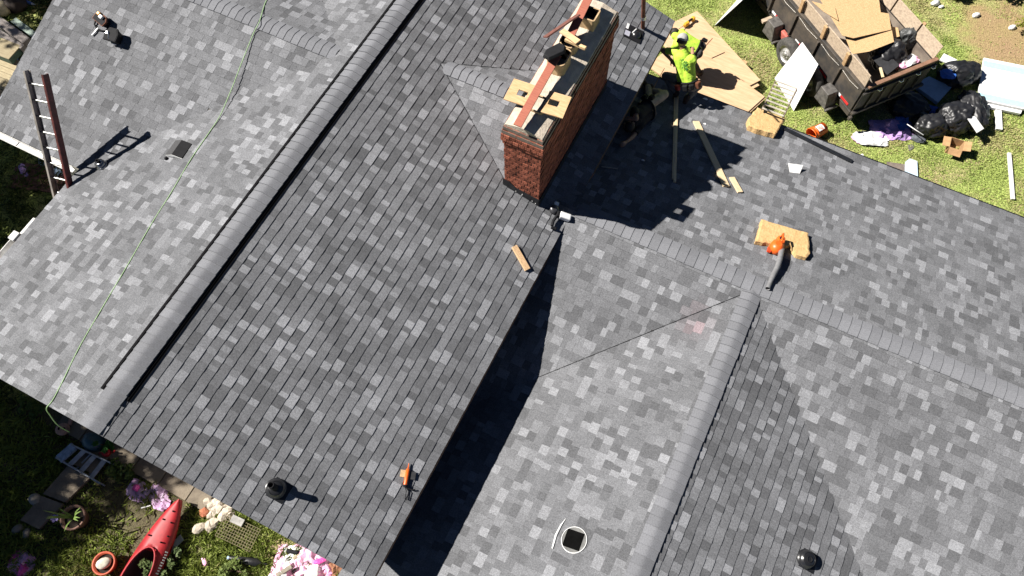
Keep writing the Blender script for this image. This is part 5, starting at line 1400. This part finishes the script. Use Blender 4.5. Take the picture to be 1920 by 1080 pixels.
# ------------------------------------------------------------------ people
M_SKIN = mat('skin', (0.40, 0.22, 0.14), 0.55, var=.06, scale=20)
M_LIME = mat('lime_shirt', (0.52, 0.80, 0.07), 0.8, var=.04, scale=8, bump=.25, bscale=7)
M_BLKSHIRT = mat('black_shirt', (0.012, 0.012, 0.013), 0.9, var=.1, scale=8, bump=.5, bscale=9)
M_DKTROU = mat('charcoal_trousers', (0.06, 0.056, 0.054), 0.9, var=.1, scale=10, bump=.5, bscale=10)
M_GREYTROU = mat('grey_trousers', (0.22, 0.20, 0.18), 0.9, var=.1, scale=10, bump=.5, bscale=10)
M_KHAKI = mat('khaki_trousers', (0.50, 0.40, 0.29), 0.9, var=.1, scale=10, bump=.6, bscale=9)
M_BOOT = mat('work_boot', (0.05, 0.03, 0.018), 0.7, var=.15)
M_CAPG = mat('grey_cap_cloth', (0.36, 0.35, 0.34), 0.9, var=.06)
M_HAIR = mat('dark_hair', (0.02, 0.014, 0.010), 0.7, var=.15)
M_PRINT = mat('green_print', (0.03, 0.22, 0.05), 0.8, var=.05)
DG = None
def ik(a, c, l1, l2, pole):
    """middle joint of a two-bone limb from a to c bending towards pole"""
    d = c - a; L = min(d.length, (l1 + l2) * .995); u = d.normalized(); c = a + u * L
    x = (l1 * l1 - l2 * l2 + L * L) / (2 * L); h = math.sqrt(max(0, l1 * l1 - x * x))
    p = Vector(pole); p = (p - u * u.dot(p)).normalized()
    return a + u * x + p * h, c
def capsule(bm, a, ra, b, rb, n=10):
    d = b - a
    q = d.to_track_quat('Z', 'Y') if d.length > 1e-6 else Matrix.Identity(3).to_quaternion()
    L = d.length; rings = []
    for k in range(-4, 1): t = k / 4 * math.pi / 2; rings.append((ra * math.cos(t), ra * math.sin(t)))
    for k in range(0, 5): t = k / 4 * math.pi / 2; rings.append((rb * math.cos(t), L + rb * math.sin(t)))
    vs = [[bm.verts.new(a + q @ Vector((max(r, .0005) * math.cos(2 * math.pi * j / n), max(r, .0005) * math.sin(2 * math.pi * j / n), z))) for j in range(n)] for r, z in rings]
    for i in range(len(vs) - 1):
        for j in range(n): bm.faces.new((vs[i][j], vs[i][(j + 1) % n], vs[i + 1][(j + 1) % n], vs[i + 1][j]))
    bm.faces.new(list(reversed(vs[0]))); bm.faces.new(vs[-1])
def person(label, J, wear, face_dir, up_dir, hands):
    """J: joint positions; wear: material of each garment; hands: {side: (palm dir, curl)}"""
    caps = []                                # (segment label, a, ra, b, rb)
    P, Cc, N, H = J['pelvis'], J['chest'], J['neck'], J['head']
    lat = J['lat'].normalized()
    spine = (Cc - P).normalized()
    mid = P.lerp(Cc, .5)
    for s_ in (-1, 1):
        caps += [('torso', P + lat * s_ * .075, .105, mid + lat * s_ * .07, .105), ('torso', mid + lat * s_ * .07, .105, Cc + lat * s_ * .085, .118),
                 ('torso', Cc + lat * s_ * .085, .115, Cc + lat * s_ * .15 + spine * .06, .075)]
    caps += [('torso', Cc + spine * .05, .10, N, .062), ('neck', N, .058, H - up_dir * .06, .056)]
    fd = face_dir.normalized(); ud = up_dir.normalized(); sd = ud.cross(fd)
    caps += [('head', H + ud * .03 - fd * .012, .098, H - fd * .01, .092), ('head', H - ud * .02 + fd * .02, .078, H - ud * .085 + fd * .045, .048),
             ('head', H - ud * .01 + fd * .085, .016, H - ud * .045 + fd * .108, .019)]
    for s_ in (-1, 1):
        caps += [('head', H + sd * s_ * .082 - ud * .01 + fd * .0, .022, H + sd * s_ * .086 - ud * .045, .014),
                 ('head', H + sd * s_ * .035 + fd * .075 + ud * .03, .022, H + sd * s_ * .03 + fd * .078 + ud * .028, .02)]
    for s_, S in ((-1, 'l'), (1, 'r')):
        sh = J.get('sh_' + S) or (Cc + lat * s_ * .19 + spine * .055)
        el, wr = ik(sh, J['hand_' + S], .29, .26, J['elpole_' + S])
        caps += [('upper_arm', sh, .060, el, .045), ('forearm', el, .044, wr, .029)]
        fdv = (wr - el).normalized(); pd, curl = hands[S]; pd = (Vector(pd) - fdv * fdv.dot(Vector(pd))).normalized(); sdv = fdv.cross(pd)
        palm = wr + fdv * .085
        for o_ in (-.024, 0, .024): caps.append(('hand', wr + sdv * o_ * .6, .021, palm + sdv * o_, .018))
        for k, (o_, l) in enumerate(((-.034, .062), (-.011, .075), (.012, .072), (.034, .058))):
            b0 = palm + sdv * o_ + fdv * .008; b1 = b0 + (fdv * math.cos(curl * .6) + pd * math.sin(curl * .6)) * l * .55; b2 = b1 + (fdv * math.cos(curl * 1.5) + pd * math.sin(curl * 1.5)) * l * .5
            caps += [('hand', b0, .0105, b1, .0095), ('hand', b1, .0095, b2, .008)]
        t0 = wr + fdv * .035 - sdv * .03; t1 = t0 + (fdv * .6 - sdv * .55 + pd * .5) * .05; caps += [('hand', t0, .015, t1, .012), ('hand', t1, .012, t1 + (fdv * .8 + pd * .5) * .035, .009)]
        hp = P + lat * s_ * .095 - spine * .03
        kn, an = ik(hp, J['foot_' + S], .44, .43, J['knpole_' + S])
        caps += [('thigh', hp, .098, kn, .064), ('shin', kn, .063, an, .042)]
        td = Vector(J['toe_' + S]).normalized(); heel = an - td * .05
        caps += [('boot', an, .048, heel - J['sole'] * 0 , .046), ('boot', heel + J['sole'] * -.035, .042, an + td * .15 + J['sole'] * -.045, .036)]
    bm = bmesh.new()
    for lab, a, ra, b, rb in caps: capsule(bm, Vector(a), ra, Vector(b), rb)
    me = bpy.data.meshes.new('body_src'); bm.to_mesh(me); bm.free()
    tmp = bpy.data.objects.new('body_src', me); COL.objects.link(tmp)
    md = tmp.modifiers.new('r', 'REMESH'); md.mode = 'VOXEL'; md.voxel_size = .0095
    sm = tmp.modifiers.new('s', 'SMOOTH'); sm.factor = .5; sm.iterations = 3
    dg = bpy.context.evaluated_depsgraph_get(); dg.update()
    body = bpy.data.meshes.new_from_object(tmp.evaluated_get(dg))
    bpy.data.objects.remove(tmp); bpy.data.meshes.remove(me)
    body.materials.clear(); body.materials.append(M_SKIN)
    nf = len(body.polygons); ctr = np.empty(nf * 3, np.float32); body.polygons.foreach_get('center', ctr); ctr = ctr.reshape(-1, 3)
    best = np.full(nf, 9.); lab = np.zeros(nf, int); tt = np.zeros(nf); names = []
    for i, (l, a, ra, b, rb) in enumerate(caps):
        names.append(l); a = np.array(a); d = np.array(b) - a; L2 = max(d @ d, 1e-9)
        t = np.clip(((ctr - a) @ d) / L2, 0, 1); dist = np.linalg.norm(ctr - (a + t[:, None] * d), axis=1) - (ra + (rb - ra) * t)
        k = dist < best; best[k] = dist[k]; lab[k] = i; tt[k] = t[k]
    kind = np.array(names)[lab]
    body.polygons.foreach_set('use_smooth', [True] * nf)
    o = link_mesh('person', body); tag(o, label, 'person')
    nv = len(body.vertices); co = np.empty(nv * 3, np.float32); body.vertices.foreach_get('co', co); co = co.reshape(-1, 3)
    no = np.empty(nv * 3, np.float32); body.vertices.foreach_get('normal', no); no = no.reshape(-1, 3)
    def garment(name, mask, m, off, wr_=.008):
        idx = np.nonzero(mask)[0]
        if not len(idx): return
        used = {}; vs = []; fs = []
        for f in idx:
            q = []
            for v in body.polygons[int(f)].vertices:
                if v not in used:
                    used[v] = len(vs); p = co[v]; w = mnoise.noise((p[0] * 9, p[1] * 9, p[2] * 13)) * wr_ + abs(mnoise.noise((p[0] * 22, p[1] * 22, p[2] * 30))) * wr_ * .6
                    vs.append(tuple(p + no[v] * (off + w)))
                q.append(used[v])
            fs.append(q)
        g = bpy.data.meshes.new(name); g.from_pydata(vs, [], fs); g.materials.append(m); g.polygons.foreach_set('use_smooth', [True] * len(fs)); g.update()
        go = link_mesh(name, g, o); sd_ = go.modifiers.new('t', 'SOLIDIFY'); sd_.thickness = .008; sd_.offset = -1
        return go
    garment('shirt', (kind == 'torso') | ((kind == 'upper_arm') & (tt < wear.get('sleeve', .62))), wear['shirt'], .016, .009)
    garment('trousers', (kind == 'thigh') | ((kind == 'shin') & (tt < .92)) | ((kind == 'torso') & (((ctr - np.array(P)) @ np.array(spine)) < .02)), wear['trousers'], .017, .012)
    half_ = len(caps) // 2
    lo_i = [i for i, c in enumerate(caps) if c[0] == 'boot' or c[0] == 'shin']; first = set(lo_i[:3])
    isl = np.isin(lab, list(first)); bt_ = (kind == 'boot') | ((kind == 'shin') & (tt > .85))
    garment('boot', bt_ & isl, M_BOOT, .010, .002); garment('boot', bt_ & ~isl, M_BOOT, .010, .002)
    up_c = (ctr - np.array(H)) @ np.array(ud); bk = (ctr - np.array(H)) @ np.array(fd)
    hm = (kind == 'head') & ((up_c > .035) | ((bk < -.02) & (up_c > -.04)))
    garment('hair', hm & (bk < .075), M_HAIR, .006, .004)
    if 'cap' in wear:
        garment('cap', (kind == 'head') & (up_c > .03), wear['cap'], .014, .002)
        M = frame(H + ud * .035 + fd * .09, sd, ud)
        mb = MB(); mb.prism(M, [(-.075, -.01), (.075, -.01), (.06, wear.get('peak', .06)), (0, wear.get('peak', .06) + .02), (-.06, wear.get('peak', .06))] if (M.to_3x3() @ Vector((0, 1, 0))).dot(fd) > 0 else [(-.075, .01), (-.06, -.06), (0, -.08), (.06, -.06), (.075, .01)], -.004, .004); mb.build('cap_peak', wear['cap'], o)
    return o, caps
def tool_belt(o, P, spine, lat, back, items):
    r = spine
    M = frame(P + spine * .035, lat, spine)
    mb = MB(); pts = [M @ Vector((.205 * math.cos(a), .145 * math.sin(a), 0)) for a in [2 * math.pi * i / 24 for i in range(25)]]
    mb.tube(pts, .022, 6, cap=False); mb.build('tool_belt', M_BLACK, o)
    for ang, w, h, m in items:
        c = M @ Vector((.235 * math.cos(ang), .175 * math.sin(ang), -.05)); out = (M.to_3x3() @ Vector((math.cos(ang), math.sin(ang), 0)))
        G = frame(c, spine.cross(out), out)
        mb = MB(); mb.box(G, (w, h, .07), 0, c=(0, -.02 if (G.to_3x3() @ Vector((0, 1, 0))).dot(spine) > 0 else .02, .02), taper=(.8, .85)); mb.build('pouch', m, o, bevel=.015)
Zv = Vector((0, 0, 1))

# kneeling worker in lime shirt and grey cap, back to the camera, at the far eave
P = at((1288, 154), 2.52); H = at((1279, 76), 3.22)
d = (H - P); Cq = P + d * .56; N = P + d * .80
lat = Vector((1, -.12, 0)); fd = Vector((-.15, .75, -.65))
eave = lambda x, y: plane_z('w2_far', x, y)
J = dict(pelvis=P, chest=Cq, neck=N, head=H, lat=lat,
         hand_l=at((1258, 112), 2.78), hand_r=at((1298, 88), 2.66), elpole_l=(-.5, -.1, -.8), elpole_r=(.35, .2, -1),
         foot_l=Vector((P.x - .12, P.y - .10, eave(P.x, P.y - .10) + .08)), foot_r=Vector((P.x + .10, P.y - .12, eave(P.x, P.y - .12) + .08)),
         knpole_l=(-1, .55, -.1), knpole_r=(.25, 1, -.1), toe_l=(0, -.8, -.5), toe_r=(0, -.8, -.5), sole=Vector((0, 0, 1)))
w2o, caps2 = person('worker kneeling at the far eave in a lime printed shirt and grey cap', J, dict(shirt=M_LIME, trousers=M_GREYTROU, cap=M_CAPG), fd, Vector((-.05, .55, .83)).normalized(), dict(l=((0, 0, -1), .8), r=((0, 0, -1), .8)))
spine = (Cq - P).normalized(); back = lat.cross(spine).normalized()
if back.dot(CAM_LOC - P) < 0: back = -back
tool_belt(w2o, P, spine, lat, back, [(math.atan2(*(1, 0)) + a, w, h, m) for a, w, h, m in ((-1.8, .12, .14, M_LEATHER), (-2.5, .10, .12, M_BLACK), (3.3, .11, .13, M_BLACK), (2.6, .12, .11, mat('red_pouch', (.45, .05, .035), .7)), (.2, .10, .14, M_BLACK))])
# printed rows of round letters on the right shoulder blade
mb = MB()
base = Cq + lat.normalized() * .055 + spine * .03
for r_ in range(3):
    for c_ in range(2):
        o_ = base + lat.normalized() * (c_ * .062 - .02) - spine * (r_ * .068 - .02)
        G = frame(o_ + back * .150, lat, back)
        pts = [G @ Vector((.022 * math.cos(a), .026 * math.sin(a), -.006 + .0 * a)) for a in [2 * math.pi * i / 14 for i in range(15 if (r_ + c_) % 2 else 12)]]
        mb.tube(pts, .0055, 5, cap=False)
        mb.tube([G @ Vector((-.008, 0, -.004)), G @ Vector((.010, .004 * (r_ - 1), -.004))], .005, 5)
mb.build('back_print', M_PRINT, w2o)

# bending worker on the plywood, head to the left
P = at((1309, 92), 1.22); Cq = at((1281, 76), 1.33); H = at((1266, 58), 1.22)
spine = (Cq - P).normalized(); Cq = P + spine * .42; N = Cq + spine * .17; H = N + (H - N).normalized() * .15
lat = spine.cross(Zv).normalized()
zf = .36
J = dict(pelvis=P, chest=Cq, neck=N, head=H, lat=lat,
         hand_l=at((1256, 98), .62), hand_r=at((1252, 108), .70), elpole_l=(-.2, -.8, .4), elpole_r=(-.2, -.8, .4),
         foot_l=Vector((P.x - .02, P.y - .16, zf + .07)), foot_r=Vector((P.x + .16, P.y + .12, zf + .07)),
         knpole_l=(-1, -.3, 0), knpole_r=(-1, -.3, 0), toe_l=(-1, -.3, 0), toe_r=(-1, -.2, 0), sole=Vector((0, 0, 1)))
w1o, _ = person('worker bending over the plywood in a lime shirt, head towards the roof corner', J, dict(shirt=M_LIME, trousers=M_DKTROU, sleeve=1.0), (spine * .5 - Zv * .8), (spine * .8 + Zv * .45).normalized(), dict(l=((0, 0, -1), .7), r=((0, 0, -1), .7)))
tool_belt(w1o, P, spine, lat, Zv, [(a, w, h, m) for a, w, h, m in ((1.2, .11, .13, M_BLACK), (.3, .12, .14, M_LEATHER), (-.6, .11, .13, M_BLACK))])

# worker lying in the chimney shadow, reaching under the main eave
k = 'w2_far'
P = on((1212, 218), k, .16); Cq = on((1187, 240), k, .17); H = on((1156, 243), k, .16)
spine = (Cq - P).normalized(); Cq = P + spine * .42; N = Cq + spine * .17; H = N + spine * .14
n = plane_n(k); fdir = (Vector((-1, -.25, .1)))
lat = (n * .75 + spine.cross(n) * .35); lat = (lat - spine * spine.dot(lat)).normalized()
J = dict(pelvis=P, chest=Cq, neck=N, head=H, lat=lat,
         hand_l=on((1168, 276), k, .06), hand_r=on((1163, 243), k, .26), elpole_l=(.6, -.6, .1), elpole_r=(.8, -.5, .5),
         foot_l=on((1212, 150), k, .08), foot_r=on((1222, 178), k, .10),
         knpole_l=(-.3, .6, .8), knpole_r=(1, .3, .5), toe_l=(-.7, .6, .1), toe_r=(-.5, .8, .1), sole=n)
w3o, _ = person('worker lying on the shaded lower roof in a black shirt and khaki trousers', J, dict(shirt=M_BLKSHIRT, trousers=M_KHAKI), fdir, spine, dict(l=((-.5, -.5, -.5), .8), r=((-.5, -.5, -.5), .8)))
tool_belt(w3o, P, spine, lat, n, [(a, w, h, m) for a, w, h, m in ((.4, .11, .13, M_BLACK), (-.4, .10, .12, M_BLACK), (1.2, .10, .12, MATS['dark_blade']))])
# cords between the workers
MB().tube(smooth_path([at((1246, 128), 2.35), at((1232, 152), 2.15), on((1222, 172), k, .03), on((1212, 185), k, .03)], 5), .006, 6).build('air_hose', mat('tan_hose', (.40, .25, .10), .7), label='thin tan hose hanging from the kneeling worker\'s hand', cat='hose')
plank_px('pry_bar', (1318, 92), (1336, 72), .50, .62, .02, .015, M_RUST, 'thin rusty bar leaning by the bending worker', 'pry bar')
# ------------------------------------------------------------------ grass, weeds, shrubs, shade trees
M_LEAF = tone_mat('leaf_green', rough=.75, speck=.15, trans=.28)
def tri_mesh(name, verts, faces, tones, m, parent=None, smooth=False):
    me = bpy.data.meshes.new(name)
    nv, nf = len(verts), len(faces); k = faces.shape[1]
    me.vertices.add(nv); me.vertices.foreach_set('co', np.asarray(verts, np.float32).ravel())
    me.loops.add(nf * k); me.loops.foreach_set('vertex_index', faces.astype(np.int32).ravel())
    me.polygons.add(nf); me.polygons.foreach_set('loop_start', np.arange(nf, dtype=np.int32) * k)
    me.polygons.foreach_set('loop_total', np.full(nf, k, np.int32))
    me.update(calc_edges=True)
    ca = me.color_attributes.new('tone', 'FLOAT_COLOR', 'CORNER')
    buf = np.ones((nf * k, 4), np.float32); buf[:, :3] = np.repeat(tones, k, axis=0); ca.data.foreach_set('color', buf.ravel())
    me.materials.append(m); me.validate()
    return link_mesh(name, me, parent)
def vnoise(x, y, s, seed):
    """cheap smooth value noise on arrays"""
    g = np.random.default_rng(seed).random((64, 64)); x = x * s + 1000; y = y * s + 1000
    xi, yi = np.floor(x).astype(int), np.floor(y).astype(int); fx, fy = x - xi, y - yi
    fx = fx * fx * (3 - 2 * fx); fy = fy * fy * (3 - 2 * fy)
    a, b, c, d = g[xi % 64, yi % 64], g[(xi + 1) % 64, yi % 64], g[xi % 64, (yi + 1) % 64], g[(xi + 1) % 64, (yi + 1) % 64]
    return (a * (1 - fx) + b * fx) * (1 - fy) + (c * (1 - fx) + d * fx) * fy
def grass(name, x0, x1, y0, y1, dens, hmin, hmax, wid, c_lo, c_hi, c_dry, keep, label, cat, seed, dry_bias=.62):
    r = np.random.default_rng(seed)
    n = int((x1 - x0) * (y1 - y0) * dens)
    x = r.uniform(x0, x1, n); y = r.uniform(y0, y1, n)
    clump = vnoise(x, y, 7.0, seed) * .6 + vnoise(x, y, 2.2, seed + 1) * .4
    k = (r.random(n) < np.clip(.25 + 1.1 * clump, 0, 1)) & keep(x, y, r)
    x, y, clump = x[k], y[k], clump[k]; n = len(x)
    h = r.uniform(hmin, hmax, n) * (.5 + clump); a = r.uniform(0, 2 * np.pi, n); b = r.uniform(0, 2 * np.pi, n); lean = r.uniform(.6, 2.2, n) * h
    w = wid * r.uniform(.6, 1.3, n)
    V = np.zeros((n, 4, 3), np.float32)
    V[:, 0] = np.stack([x - np.cos(a) * w, y - np.sin(a) * w, np.zeros(n)], 1)
    V[:, 1] = np.stack([x + np.cos(a) * w, y + np.sin(a) * w, np.zeros(n)], 1)
    V[:, 2] = np.stack([x + np.cos(a) * w * .7 + np.cos(b) * lean * .5, y + np.sin(a) * w * .7 + np.sin(b) * lean * .5, h * .75], 1)
    V[:, 3] = np.stack([x + np.cos(b) * lean, y + np.sin(b) * lean, h * .9], 1)
    F = np.arange(n * 4).reshape(n, 4)
    t = np.clip(vnoise(x, y, 1.3, seed + 2) * .6 + r.random(n) * .4, 0, 1)[:, None]
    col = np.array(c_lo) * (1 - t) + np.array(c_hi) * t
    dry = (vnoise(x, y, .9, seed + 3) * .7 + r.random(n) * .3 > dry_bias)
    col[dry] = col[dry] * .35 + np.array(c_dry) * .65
    o = tri_mesh(name, V.reshape(-1, 3), F, col, M_LEAF)
    return tag(o, label, cat, kind='stuff')
def keep_lawn(x, y, r):
    d = np.hypot(x - 10.85, y - 17.45) + (vnoise(x, y, 2.0, 77) - .5) * 1.6
    d2 = np.hypot(x - 13.0, y - 14.2) + (vnoise(x, y, 2.5, 78) - .5) * 1.4
    return (r.random(len(x)) < np.clip((d - 1.0) / .8, .05, 1)) & (r.random(len(x)) < np.clip((d2 - .3) / .9, .3, 1))
grass('lawn_grass', 2.0, 14.2, 10.6, 20.2, 2300, .016, .036, .012, (.245, .340, .076), (.450, .515, .155), (.56, .46, .25), keep_lawn, 'short sunlit lawn grass beyond the far eave', 'grass', 5)
def keep_garden(x, y, r):
    d = np.hypot(x + 1.0, (y + .95) * 1.3) + (vnoise(x, y, 2.2, 33) - .5) * 1.2
    return (r.random(len(x)) < np.clip((d - .3) / .9, .10, 1)) & (y < np.where(x > .2, .15, -.36)) & ~((x > -1.05) & (x < .25) & (y < -.4) & (np.abs((x + .40) + (y + .36) * .05) < .22))
grass('garden_grass', -8.5, 4.0, -4.2, .2, 2000, .03, .10, .013, (.150, .215, .040), (.330, .380, .090), (.30, .24, .12), keep_garden, 'rough grass and weeds before the gable', 'grass', 9, .72)
grass('side_grass', -13.5, -5.6, -1.0, 11.5, 520, .05, .13, .012, (.040, .070, .018), (.10, .13, .035), (.16, .12, .06), lambda x, y, r: ~((x > -6.3) & (y > 3.0)), 'shaded grass left of the house', 'grass', 13, .75)  # blades coloured darker green than the lawn to carry the shade
grass('side_grass_strip', -6.3, -3.9, -.4, 3.4, 700, .05, .13, .012, (.040, .070, .018), (.10, .13, .035), (.16, .12, .06), lambda x, y, r: x == x, 'shaded grass strip under the left eave', 'grass', 17, .75)  # same darkened green, shade put into the blade colour

def leaf_cloud(pts, size, tones, seed, flat=.6):
    """one small folded leaf quad at each point"""
    r = np.random.default_rng(seed); n = len(pts)
    th = r.uniform(0, 2 * np.pi, n); ph = r.uniform(-flat, flat, n); s = size * r.uniform(.6, 1.35, n)
    u = np.stack([np.cos(th) * np.cos(ph), np.sin(th) * np.cos(ph), np.sin(ph)], 1)
    q = r.normal(size=(n, 3)) * .6 + np.array([0, 0, 1.]); v = np.cross(q, u); v /= np.linalg.norm(v, axis=1)[:, None] + 1e-9
    s = s[:, None]
    V = np.stack([pts - u * s * .5, pts + v * s * .30, pts + u * s * .5, pts - v * s * .30], 1)
    return V.reshape(-1, 3), np.arange(n * 4).reshape(n, 4), tones
def crown_points(c, rad, n, seed, nclump=26):
    """points gathered in clumps through an uneven crown"""
    r = np.random.default_rng(seed)
    d = r.normal(size=(nclump, 3)); d /= np.linalg.norm(d, axis=1)[:, None]
    cc = np.array(c) + d * np.array(rad) * r.uniform(.35, .95, nclump)[:, None]
    cr = np.mean(rad) * r.uniform(.20, .42, nclump)
    i = r.integers(0, nclump, n); e = r.normal(size=(n, 3)); e /= np.linalg.norm(e, axis=1)[:, None]
    return cc[i] + e * (cr[i] * r.uniform(.35, 1, n) ** .5)[:, None] * np.array([1, 1, .8]), cc, i
def shrub(name, base, rad, n, size, lo, hi, lab, seed, cat='shrub', nclump=18):
    base = Vector(base); root = empty(name, base, lab, cat)
    pts, cc, i = crown_points((base.x, base.y, base.z + rad[2] * .95), rad, n, seed, nclump)
    pts[:, 2] = np.maximum(pts[:, 2], .02)
    r = np.random.default_rng(seed); t = np.clip(r.random(n) * .6 + (i % 5) / 10, 0, 1)[:, None]
    V, F, _ = leaf_cloud(pts, size, None, seed)
    tri_mesh('crown', V, F, np.array(lo) * (1 - t) + np.array(hi) * t, M_LEAF, root)
    mb = MB()
    for k in range(min(7, nclump)):
        e = Vector(cc[k]); mb.tube([base, base.lerp(e, .5) + Vector((0, 0, .05)), e], [.02, .014, .006], 5)
    mb.build('stems', mat('shrub_stem', (.10, .07, .04), .9), root)
    return root
b = at((1850, 2), 0); shrub('shrub', (b.x, b.y + .55, 0), (1.1, .6, .5), 2600, .085, (.030, .055, .012), (.10, .135, .03), 'dark shrub along the top edge beyond the bare soil', 31)
b = at((1920, -20), 0); shrub('shrub', (b.x + .3, b.y + .3, 0), (.9, .7, .55), 2200, .085, (.030, .055, .012), (.10, .135, .03), 'dark shrub at the top right corner', 32)
b = at((1775, 4), 0); shrub('shrub', (b.x, b.y + .45, 0), (.5, .4, .3), 900, .075, (.05, .08, .015), (.14, .18, .04), 'lighter shrub behind the grey-white litter', 33)
b = at((1917, 62), 0); shrub('shrub', (b.x + .12, b.y, 0), (.38, .40, .32), 1100, .065, (.13, .15, .02), (.30, .30, .05), 'yellow-green bush at the right edge by the bare soil', 34)
b = at((305, 1072), 0); shrub('leafy_plant', (b.x, b.y, 0), (.30, .22, .20), 320, .075, (.06, .10, .03), (.16, .20, .07), 'leafy plant growing over the side of the kayak', 35, 'plant', 8)
b = at((330, 1050), 0); shrub('leafy_plant', (b.x, b.y, 0), (.20, .18, .16), 200, .07, (.06, .10, .04), (.18, .23, .10), 'pale leafy plant at the kayak beside the grey board', 36, 'plant', 6)
b = at((205, 838), 0); shrub('leafy_plant', (b.x, b.y, 0), (.20, .18, .18), 200, .08, (.03, .10, .02), (.06, .20, .04), 'bright green plant by the dark teal tub', 37, 'plant', 6)
b = at((245, 880), 0); shrub('leafy_plant', (b.x - .1, b.y - .1, 0), (.32, .25, .16), 300, .08, (.05, .085, .02), (.12, .17, .04), 'weedy clump between the step ladder and the lilac film', 38, 'plant', 8)
b = at((440, 1070), 0); shrub('leafy_plant', (b.x, b.y, 0), (.35, .22, .15), 360, .06, (.10, .14, .03), (.20, .25, .08), 'sunlit light green weeds at the bottom edge', 39, 'plant', 9)
b = at((75, 760), 0); shrub('leafy_plant', (b.x, b.y - .1, 0), (.35, .25, .2), 360, .08, (.05, .09, .02), (.13, .18, .04), 'weedy plant under the rope at the gable edge', 40, 'plant', 8)

def tree(base, crown_c, rad, n, lab, seed, size=.17):
    base = Vector(base); root = empty('shade_tree', base, lab, 'tree', 'trees left of the house')
    pts, cc, i = crown_points(crown_c, rad, n, seed, 46)
    r = np.random.default_rng(seed); t = np.clip(r.random(n) * .6 + (i % 5) / 10, 0, 1)[:, None]
    V, F, _ = leaf_cloud(pts, size, None, seed, .5)
    tri_mesh('crown', V, F, np.array((.035, .065, .015)) * (1 - t) + np.array((.085, .12, .03)) * t, M_LEAF, root)
    c = Vector(crown_c); mb = MB()
    mid = base.lerp(c, .55); mb.tube([base, base.lerp(mid, .5) + Vector((.06, .04, 0)), mid, c], [.24, .19, .15, .06], 10)
    for k in range(0, 46, 3):
        e = Vector(cc[k]); mb.tube([mid.lerp(c, (k % 7) / 8), mid.lerp(e, .6) + Vector((0, 0, .3)), e], [.07, .045, .012], 6)
    mb.build('trunk', mat('bark', (.10, .075, .055), .95, bump=.6), root)
tree((-10.9, -3.2, 0), (-10.5, -2.7, 7.0), (2.9, 2.5, 2.2), 17000, 'tree standing off the front left corner of the garden', 51)
tree((-14.2, 2.4, 0), (-14.2, 2.6, 7.2), (3.1, 2.5, 2.4), 13000, 'tree standing beyond the left eave', 52)
tree((-17.2, 7.6, 0), (-17.2, 7.2, 7.4), (3.3, 3.1, 2.4), 14000, 'tree standing beyond the plank deck', 53)
tree((-12.6, -8.2, 0), (-12.6, -7.6, 7.0), (2.6, 2.5, 2.2), 4400, 'tree standing furthest from the house front', 54)
